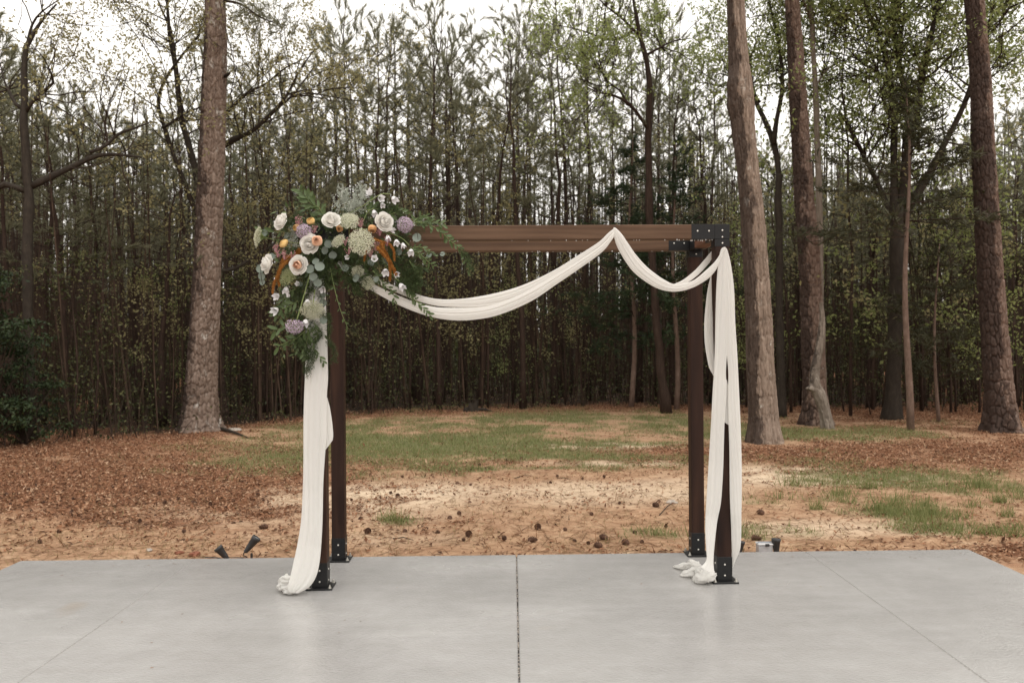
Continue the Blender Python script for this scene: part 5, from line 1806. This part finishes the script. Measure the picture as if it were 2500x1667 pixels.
ranunculus(585, 330, 34, -.17, (-.1, -.8, .6), M['ran_y'], "apricot ranunculus standing above the lilac ball")
ranunculus(635, 485, 42, -.27, (.1, -1, .1), M['ran_p'], "peach ranunculus before the ruffled rose")
ranunculus(1075, 385, 35, -.20, (.1, -.8, -.5), M['ran_o'], "round orange ranunculus beside the white rose")
ranunculus(375, 510, 40, -.17, (-.6, -.5, .6), M['ran_y'], "yellow ranunculus turned outward")
ranunculus(815, 385, 28, -.15, (0, -1, -.2), M['ran_o'], "orange ranunculus half hidden by a rose")
ranunculus(470, 380, 28, -.13, (-.3, -1, .2), M['ran_y'], "yellow ranunculus half hidden by the lilac ball")
flower_stem(fc(410, 495, -.16), HUB)
flower_stem(fc(1060, 390, -.17), fc(800, 370, -.06))


def lace(cx, cy, rad, off, d, mat, seed, squash=1.0, label=None, back=False):
    rg = np.random.default_rng(seed)
    R = rad * PX
    m = MB()
    n = 62
    for i in range(n):
        f = math.sqrt((i + .5) / n)
        a = i * 2.39996
        c = np.array((R * f * math.cos(a), R * f * math.sin(a) * squash, R * .30 * (1 - f ** 2)))
        m.add(*tube([(0, 0, -R * .65), c * .5 + (0, 0, -R * .22), c - (0, 0, R * .06)], [.0009, .0007, .0005], 3, False), m=1)
        k = 26
        cc = c + rg.normal(size=(k, 3)) * R * np.array((.075, .075, .03))
        v, q = leaf_quads(cc, rand_dirs(k, rg) * (1, 1, .4), rand_dirs(k, rg) * .5 + (0, 0, 1), R * .085, R * .065)
        m.add(v, q)
    m.add(*tube([(0, 0, -R * 2.2), (0, 0, -R * .6)], [.0022, .002], 5), m=1)
    for i in range(10):
        a = i / 10 * 2 * PI
        m.add(*tube([(0, 0, -R * .64), (math.cos(a) * R * .3, math.sin(a) * R * .3, -R * .72)], [.0012, .0004], 3, False), m=1)
    o = m.obj("lace_flower", [mat, M['stem']], floral)
    o.location = fc(cx, cy, off)
    aim(o, d, seed)
    if label:
        o['label'] = label
    return o


lace(165, 450, 80, -.10, (-.85, -.5, .12), M['lace'], 1, label="lace flower seen from the side at the outer tip")
lace(890, 325, 78, -.16, (.15, -.8, .55), M['lace'], 2, label="creamy lace flower between two white roses")
lace(985, 490, 96, -.24, (-.1, -1, .1), M['lace'], 3, label="largest creamy lace flower in the middle")
lace(805, 485, 58, -.19, (-.4, -.75, .5), M['lace'], 4, label="small lace flower showing its green underside")
lace(405, 765, 78, -.16, (-.3, -.8, .5), M['lace_g'], 5, label="greenish lace flower below the peach-hearted rose")
lace(600, 1035, 92, -.16, (.1, -.75, -.7), M['lace'], 6, label="lace flower hanging low before the cloth")
lace(960, 730, 48, -.12, (.2, -1, -.2), M['lace'], 8, label="lace floret lying on the swag's start")
lace(1040, 820, 50, -.12, (.2, -1, -.2), M['lace'], 9)


def allium(cx, cy, rad, off, mat, seed, d=None, cut=-2.0, label=None):
    rg = np.random.default_rng(seed)
    R = rad * PX
    n = 240
    i = np.arange(n) + .5
    ph = np.arccos(1 - 2 * i / n)
    th = i * 2.39996
    dv = np.stack([np.cos(th) * np.sin(ph), np.sin(th) * np.sin(ph), np.cos(ph)], -1)
    dv = dv[dv[:, 2] > cut]
    m = MB()
    for v_ in dv:
        tip = v_ * R * rg.uniform(.78, 1.02)
        m.add(*tube([v_ * R * .15, tip], [.0007, .0005], 3, False), m=1)
        k = 6
        dr2 = nrm(v_ * .35 + np.cross(v_, rand_dirs(k, rg)))
        v, q = leaf_quads(np.repeat(tip[None], k, 0), dr2, np.repeat(v_[None], k, 0), R * .20, R * .075)
        m.add(v, q)
    o = m.obj("lilac_globe", [mat, M['stem']], floral)
    o.location = fc(cx, cy, off)
    if d is not None:
        aim(o, d)
    if label:
        o['label'] = label
    return o


allium(530, 410, 58, -.21, M['lilac'], 1, label="lilac globe flower in front of the white rose")
allium(1335, 355, 62, -.16, M['lilac'], 2, label="lilac globe flower at the beam's start")
allium(455, 1155, 68, -.17, M['lilac'], 3, (.1, -.45, -.85), -.15, label="lilac half-globe hanging lowest on its bare stem")
st = flower_stem(fc(580, 745, -.15), fc(470, 1125, -.165), .0035, None, .0)
flower_stem(fc(618, 870, -.13), fc(602, 990, -.15), .0032, None, .0)


def buds(cx, cy, off, n, sp, seed):
    rg = np.random.default_rng(seed)
    m = MB()
    hub = np.array((0, 0, -.03))
    for _ in range(n):
        c = rg.normal(size=3) * sp
        s = rg.uniform(.0022, .004)
        m.add(*lathe([(.0002, -s), (s, -.2 * s), (s * .8, .6 * s), (.0002, s)], 6, rand_dirs(1, rg)[0], c))
        m.add(*tube([hub + c * .2, c], [.0008, .0006], 3, False), m=1)
    o = m.obj("pink_buds", [M['pink'], M['pink']], floral)
    o.location = fc(cx, cy, off)
    tag(o, kind='stuff')
    return o


for i, (cx, cy) in enumerate([(485, 310), (478, 352), (612, 380), (305, 535), (320, 570), (375, 590), (985, 330), (860, 480), (885, 550), (1135, 400), (1100, 520), (1060, 572), (440, 588), (1190, 480)]):
    buds(cx, cy, -.20, 15, .012, 60 + i)


def amaranth(path, off, r0, seed, label=None):
    rg = np.random.default_rng(seed)
    A = spline(np.array([fc(a, b, off + .004 * k) for k, (a, b) in enumerate(path)]), 40)
    m = MB()
    r = np.linspace(r0, r0 * .45, 40)
    m.add(*tube(A, r * .7, 6))
    k = 520
    s = rg.random(k) * 38.9
    i = s.astype(int)
    c = A[i] + (A[i + 1] - A[i]) * (s - i)[:, None]
    dv = rand_dirs(k, rg)
    c = c + dv * (r[i] * .85)[:, None]
    v, q = leaf_quads(c, dv + (0, 0, -.2), rand_dirs(k, rg), r0 * .65, r0 * .55, .4)
    m.add(v, q)
    o = m.obj("amaranth_tassel", M['amar'], floral)
    if label:
        o['label'] = label
    return o


amaranth([(500, 550), (470, 590), (430, 640), (400, 655)], -.17, .012, 1)
amaranth([(430, 610), (370, 630), (345, 700), (325, 760), (335, 845)], -.17, .011, 2)
amaranth([(400, 640), (350, 690), (315, 770), (290, 830), (278, 905)], -.175, .010, 3)
amaranth([(1085, 470), (1150, 490), (1210, 510), (1245, 560), (1250, 640)], -.20, .009, 4)
amaranth([(1110, 530), (1160, 580), (1200, 630), (1235, 690), (1265, 755)], -.205, .012, 5)
amaranth([(1150, 500), (1165, 560), (1190, 600), (1205, 640)], -.20, .012, 6)
amaranth([(1215, 640), (1218, 700), (1215, 800)], -.195, .009, 7)
amaranth([(1022, 550), (1018, 590), (1010, 645)], -.19, .007, 8)


def bell_mesh():
    nu, nv = 20, 9
    t = np.linspace(0, 2 * PI, nu, endpoint=False)
    V = []
    for j in range(nv):
        f = j / (nv - 1)
        r = .004 + .011 * min(1, f * 2.2) ** .7 + .007 * max(0, f - .6) / .4
        lob = max(0, f - .7) / .3
        V.append(np.stack([r * (1 + .10 * lob * np.cos(5 * t)) * np.cos(t), r * (1 + .10 * lob * np.cos(5 * t)) * np.sin(t), .036 * f + .008 * lob * np.cos(5 * t)], -1))
    m = MB().add(np.vstack(V), grid_faces(nv, nu, True))
    m.add(*lathe([(.0005, -.004), (.005, 0), (.006, .004)], 8), m=1)
    for k in range(5):
        a = k * 2 * PI / 5 + .6
        v, q = leaf_quads(np.array([(math.cos(a) * .004, math.sin(a) * .004, .001)]), np.array([(math.cos(a) * .7, math.sin(a) * .7, .6)]), np.array([(math.cos(a), math.sin(a), -1)]), .014, .004)
        m.add(v, q, None, 1)
    return m.mesh("bellflower", [M['bell'], M['stem']], True)


bm = bell_mesh()
for cx, cy, off, d, s in [(1065, 118, -.10, (-.2, -.8, .4), 1.15), (1130, 140, -.11, (.4, -.7, -.2), 1.2), (1235, 135, -.12, (.5, -.5, -.6), 1.25), (1150, 185, -.12, (.3, -.6, -.6), .9), (1085, 240, -.14, (.3, -.5, -.9), 1.1), (1195, 440, -.20, (.2, -.4, -1), 1.0), (1265, 475, -.2, (.2, -.6, -.9), 1.1),
                          (1315, 500, -.2, (.3, -.3, -1), .9), (1385, 552, -.18, (0, -.7, -.8), 1.15), (1090, 632, -.2, (.2, -1, .1), 1.1), (1180, 712, -.18, (.1, -.8, -.7), 1.25), (1295, 825, -.16, (.5, -.5, -.8), 1.25), (390, 852, -.15, (0, -.6, -.9), 1.2), (330, 915, -.12, (-.3, -.8, -.3), 1.2), (322, 1025, -.12, (-.4, -.8, -.4), 1.35),
                          (558, 950, -.16, (.1, -.6, -.9), 1.2), (545, 1110, -.16, (0, -.6, -.9), 1.25), (685, 855, -.12, (0, -.8, -.5), 1.1), (885, 612, -.16, (-.2, -1, -.2), .8), (1250, 735, -.17, (.6, -.6, -.5), 1.0), (1210, 390, -.16, (.9, -.3, -.3), 1.0), (490, 830, -.14, (-.2, -.9, .1), .8), (610, 930, -.12, (.3, -.8, -.2), .9), (410, 930, -.15, (0, -.9, .3), .6)]:
    o = link("bellflower", bm, floral)
    o.location = fc(cx, cy, off)
    aim(o, d, rng.uniform(0, 6))
    o.scale = (s * .84,) * 3
# arching bellflower stems
for pts in ([(900, 260), (1010, 200), (1080, 150), (1150, 110), (1220, 110)], [(1000, 330), (1040, 250), (1085, 225)], [(1160, 400), (1260, 440), (1320, 470), (1370, 520)], [(1150, 620), (1210, 720), (1260, 780), (1290, 805)]):
    A = spline(np.array([fc(a, b, -.13 - .02 * (k > 1)) for k, (a, b) in enumerate(pts)]), 16)
    MB().add(*tube(A, .0022, 5)).obj("stem", M['stem'], floral, True)


def round_leaf(L, Wd, mat, name):
    nu, nv = 7, 8
    v = np.linspace(0, 1, nv)
    w = np.sin(PI * np.clip(v, .0, 1)) ** .55 * Wd / 2
    V = np.array([[(u_ * w[j], L * v[j], .10 * Wd * u_ ** 2 + .12 * L * (v[j] - .5) ** 2) for u_ in np.linspace(-1, 1, nu)] for j in range(nv)]).reshape(-1, 3)
    m = MB().add(V, grid_faces(nv, nu))
    m.add(*tube([(0, -L * .25, 0), (0, 0, 0)], [.0008, .0008], 4))
    return m.mesh(name, mat, True)


eu = round_leaf(.046, .044, M['euca'], "eucalyptus_leaf")
for cx, cy, off, s, a in [(275, 610, -.14, 1, 1.2), (185, 705, -.13, 1.25, 2.4), (195, 765, -.13, 1.05, 3.4), (200, 812, -.12, .9, 3.0), (625, 650, -.22, 1.0, 3.0), (655, 690, -.24, 1.35, 3.6), (580, 710, -.23, 1.2, 2.2), (605, 770, -.22, 1.1, 2.9), (640, 815, -.21, 1.15, 3.3), (685, 915, -.13, 1.0, 4.0), (685, 975, -.13, 1.1, 2.9), (685, 1115, -.12, 1.05, 3.2),
                          (1430, 460, -.14, 1.25, 5.2), (1635, 590, -.12, .75, 4.6), (950, 780, -.14, 1.2, 3.1), (500, 830, -.13, .7, 3.0), (1530, 600, -.12, .9, 4.2), (720, 510, -.16, 1.1, 2.8), (700, 560, -.15, 1.1, 3.5), (1290, 570, -.14, 1.0, 3.1), (1110, 790, -.15, .9, 3.0), (395, 440, -.1, .9, 1.0), (215, 420, -.08, 1.0, 5.0), (860, 700, -.13, 1.0, 2.9), (1185, 640, -.12, 1, 3.3), (1060, 660, -.12, 1, 2.6), (760, 600, -.13, 1.1, 3.0)]:
    o = link("eucalyptus_leaf", eu, floral)
    o.location = fc(cx, cy, off)
    # local Y of the leaf lies in the picture plane at angle a, its face toward the viewer
    y_ = Vector((math.sin(a), rng.normal() * .25, math.cos(a))).normalized()
    z_ = Vector((rng.normal() * .3, -1, .25 + rng.normal() * .2))
    x_ = y_.cross(z_).normalized()
    z_ = x_.cross(y_)
    o.rotation_euler = Matrix((x_, y_, z_)).transposed().to_euler()
    o.scale = (s,) * 3
    o.location = o.location - y_ * .023 * s
for pts in ([(640, 560), (650, 620), (630, 700), (620, 800), (640, 830)], [(260, 600), (190, 690), (190, 780), (200, 830)], [(1390, 380), (1430, 420), (1440, 470)], [(1440, 540), (1520, 575), (1600, 585), (1640, 590)], [(680, 850), (690, 930), (680, 1080)]):
    A = spline(np.array([fc(a, b, -.16) for a, b in pts]), 12)
    MB().add(*tube(A, .0016, 4)).obj("stem", M['twig'], floral, True)

# leafy ruscus branches: each leaf a sub-part
ru = [round_leaf(.050, .017, M['ruscus'], "leaf"), round_leaf(.036, .014, M['ruscus'], "leaf")]


def branch(path, off0, off1, n, big, seed, scale=1.0):
    rg = np.random.default_rng(seed)
    m_ = len(path)
    A = spline(np.array([fc(a, b, off0 + (off1 - off0) * k / (m_ - 1)) for k, (a, b) in enumerate(path)]), 30)
    o = MB().add(*tube(A, np.linspace(.0022, .0009, 30), 5)).obj("ruscus_branch", M['stem'], floral, True)
    for k in range(n):
        f = .08 + .92 * k / (n - 1)
        i = min(28, int(f * 29))
        t = nrm(A[i + 1] - A[i])
        side = nrm(np.cross(t, (0, -1, 0))) * (1 if k % 2 else -1)
        y_ = Vector(nrm(t * .75 + side * rg.uniform(.4, .9) + rg.normal(size=3) * .25))
        z_ = Vector((rg.normal() * .4, -1, .35 + rg.normal() * .3))
        x_ = y_.cross(z_).normalized()
        z_ = x_.cross(y_)
        l = link("leaf", ru[0 if big else 1], o)
        l.location = A[i]
        l.rotation_euler = Matrix((x_, y_, z_)).transposed().to_euler()
        l.scale = (scale * rg.uniform(.75, 1.25),) * 3
    return o


branch([(720, 300), (640, 240), (560, 160), (490, 70)], -.08, -.06, 18, True, 1, 1.3)
branch([(700, 320), (650, 220), (590, 190), (540, 120)], -.10, -.08, 14, True, 2, 1.1)
branch([(1380, 330), (1470, 340), (1560, 370), (1640, 430), (1700, 490)], -.12, -.08, 20, False, 3, 1.1)
branch([(1640, 420), (1690, 480), (1760, 530), (1810, 600), (1850, 720)], -.09, -.06, 18, False, 4, 1.0)
branch([(1380, 360), (1440, 300), (1490, 280), (1540, 300)], -.12, -.10, 9, True, 5, .9)
branch([(1400, 350), (1500, 330), (1580, 340), (1640, 350)], -.11, -.1, 12, False, 21, 1.1)
branch([(1350, 560), (1440, 580), (1510, 640), (1565, 690)], -.15, -.11, 15, False, 6, .9)
branch([(1360, 560), (1440, 530), (1520, 560), (1560, 600)], -.15, -.11, 13, False, 7, .9)
branch([(1080, 720), (1170, 830), (1230, 880), (1260, 980)], -.13, -.09, 16, False, 8, .95)
branch([(1370, 930), (1420, 960), (1480, 1020), (1535, 1080)], -.10, -.09, 14, False, 9, .95)
branch([(1290, 830), (1350, 880), (1400, 940)], -.13, -.10, 8, False, 22, .9)
branch([(480, 960), (420, 1000), (350, 1030), (300, 1060)], -.14, -.11, 10, True, 10, 1.1)
branch([(460, 870), (400, 900), (360, 970), (330, 1060)], -.13, -.11, 12, True, 23, 1.1)
branch([(540, 1180), (450, 1180), (370, 1170), (300, 1200)], -.14, -.1, 11, True, 11, 1.2)
branch([(540, 1200), (470, 1260), (390, 1290), (320, 1330)], -.13, -.1, 11, True, 12, 1.1)
branch([(560, 1180), (560, 1260), (530, 1340), (540, 1420)], -.13, -.09, 14, False, 13, 1.2)
branch([(610, 1130), (640, 1220), (600, 1330), (650, 1400), (690, 1460)], -.12, -.09, 18, False, 14, .9)
branch([(740, 700), (760, 800), (790, 930), (830, 1060), (880, 1180)], -.12, -.1, 12, False, 15, .8)
branch([(1010, 240), (1100, 230), (1200, 230), (1270, 260)], -.10, -.1, 12, True, 16, 1.1)
branch([(1200, 280), (1290, 250), (1340, 270)], -.11, -.1, 9, True, 17, .9)
branch([(1370, 640), (1410, 720), (1430, 820), (1400, 900)], -.12, -.09, 16, False, 18, 1)
branch([(450, 420), (360, 410), (260, 415), (200, 410)], -.09, -.08, 6, True, 19, 1.1)

# fine ferny greenery and dusty filler: nobody would count it
rg = np.random.default_rng(90)
m = MB()


def fern(p0, p1, w, n=70, mat=0, L=.02, wd=.0022):
    p0, p1 = np.asarray(p0, float), np.asarray(p1, float)
    ln = np.linalg.norm(p1 - p0)
    mid = (p0 + p1) / 2 + rg.normal(size=3) * ln * .12
    A = spline([p0, mid, p1], 10)
    m.add(*tube(A, [.0012] * 10, 3, False), m=mat)
    s = rg.random(n) * 8.9
    i = s.astype(int)
    c = A[i] + (A[i + 1] - A[i]) * (s - i)[:, None]
    t = nrm(A[i + 1] - A[i])
    sd_ = nrm(np.cross(t, rand_dirs(n, rg)))
    c2_ = c + sd_ * (w * rg.random(n) * (1 - s / 10))[:, None]
    d = nrm(t * .8 + sd_ + rg.normal(size=(n, 3)) * .4)
    v, q = leaf_quads(c2_, d, rand_dirs(n, rg), L * rg.uniform(.6, 1.3, n), wd)
    m.add(v, q, None, mat)


MASS = [(420, 330), (560, 300), (700, 330), (850, 290), (1000, 280), (1120, 260), (1250, 330), (1300, 420), (1200, 520), (1320, 600), (1250, 680), (1380, 720), (1350, 830), (1150, 600), (1000, 640), (900, 660), (820, 620), (700, 600), (620, 560), (520, 580), (430, 620), (560, 760), (620, 850), (520, 880), (430, 900), (560, 1020), (480, 1060), (640, 760), (700, 660), (540, 1180), (560, 1260), (540, 1350), (500, 1260), (1050, 740), (950, 800), (720, 780), (760, 700), (1400, 780)]
for cx, cy in MASS:
    for _ in range(9):
        o_ = rg.uniform(-.14, -.02)
        a = fc(cx + rg.normal() * 40, cy + rg.normal() * 35, o_)
        b = a + (rg.normal() * .05 + (cx - 760) * PX * .12, rg.normal() * .03, rg.normal() * .045 - .03)
        fern(a, b, .022)
for path in ([(900, 700), (930, 860), (1000, 930)], [(1400, 700), (1440, 800), (1430, 900)], [(1380, 640), (1330, 760), (1380, 880)], [(540, 1300), (560, 1420), (540, 1560)], [(700, 1050), (740, 1130), (720, 1250)], [(720, 1260), (770, 1350), (760, 1440)], [(1770, 560), (1840, 620), (1870, 740)], [(600, 1350), (590, 1450), (560, 1520)], [(620, 1150), (660, 1250), (600, 1290)], [(470, 300), (420, 330), (330, 360)], [(1120, 180), (1200, 200), (1290, 270)]):
    for _ in range(4):
        q_ = [fc(a + rg.normal() * 14, b + rg.normal() * 14, -.11) for a, b in path]
        fern(q_[0], q_[1], .016, 60)
        fern(q_[1], q_[2], .016, 60)
# broader dark leaves deep in the middle hide the foam and the bracket
c = np.vstack([fc(cx + rg.normal() * 55, cy + rg.normal() * 50, rg.uniform(-.09, 0.0)) for cx, cy in MASS for _ in range(34)])
v, q = leaf_quads(c, rand_dirs(len(c), rg) + (0, 0, -.3), rand_dirs(len(c), rg) * .6 + (0, -1, .3), rg.uniform(.03, .06, len(c)), rg.uniform(.012, .02, len(c)))
m.add(v, q, None, 1)
tag(m.obj("fern_greenery", [M['fern'], M['ruscus']], floral), kind='stuff')
m = MB()
for _ in range(46):
    cx, cy = rg.uniform(790, 1010), rg.uniform(80, 250)
    a = fc(cx, cy, rg.uniform(-.13, -.06))
    b = a + (rg.normal() * .025, -.01, .03 + rg.random() * .03)
    fern(a - (0, 0, .03), b, .016, 46, 0, .011, .0045)
for _ in range(16):
    cx, cy = rg.uniform(420, 480), rg.uniform(400, 480)
    a = fc(cx, cy, -.1)
    fern(a, a + rg.normal(size=3) * .03, .014, 40, 0, .011, .0045)
tag(m.obj("dusty_filler", M['dusty'], floral), kind='stuff')
# foam holder behind the flowers
MB().add(*box(tuple(fc(790, 560, -.045)), (.26, .07, .13), .012)).obj("foam_block", M['fern'], floral)
# which is which in a row: counted along it
ORD = ("first second third fourth fifth sixth seventh eighth ninth tenth eleventh twelfth thirteenth fourteenth fifteenth sixteenth seventeenth eighteenth nineteenth twentieth "
       "twenty-first twenty-second twenty-third twenty-fourth").split()
for gname in ("pines of the dense stand", "saplings along the forest edge", "pine cones on the ground"):
    by = {}
    for o in COL.objects:
        if o.get('group') == gname:
            by.setdefault(o['label'], []).append(o)
    for lab, os_ in by.items():
        if 1 < len(os_) <= len(ORD):
            os_.sort(key=lambda o: o.location.x / o.location.y)
            for k, o in enumerate(os_):
                o['label'] = f"{ORD[k]} from the left: {lab}"
print("objects", len(bpy.data.objects), "tris", sum(len(me.polygons) for me in bpy.data.meshes))
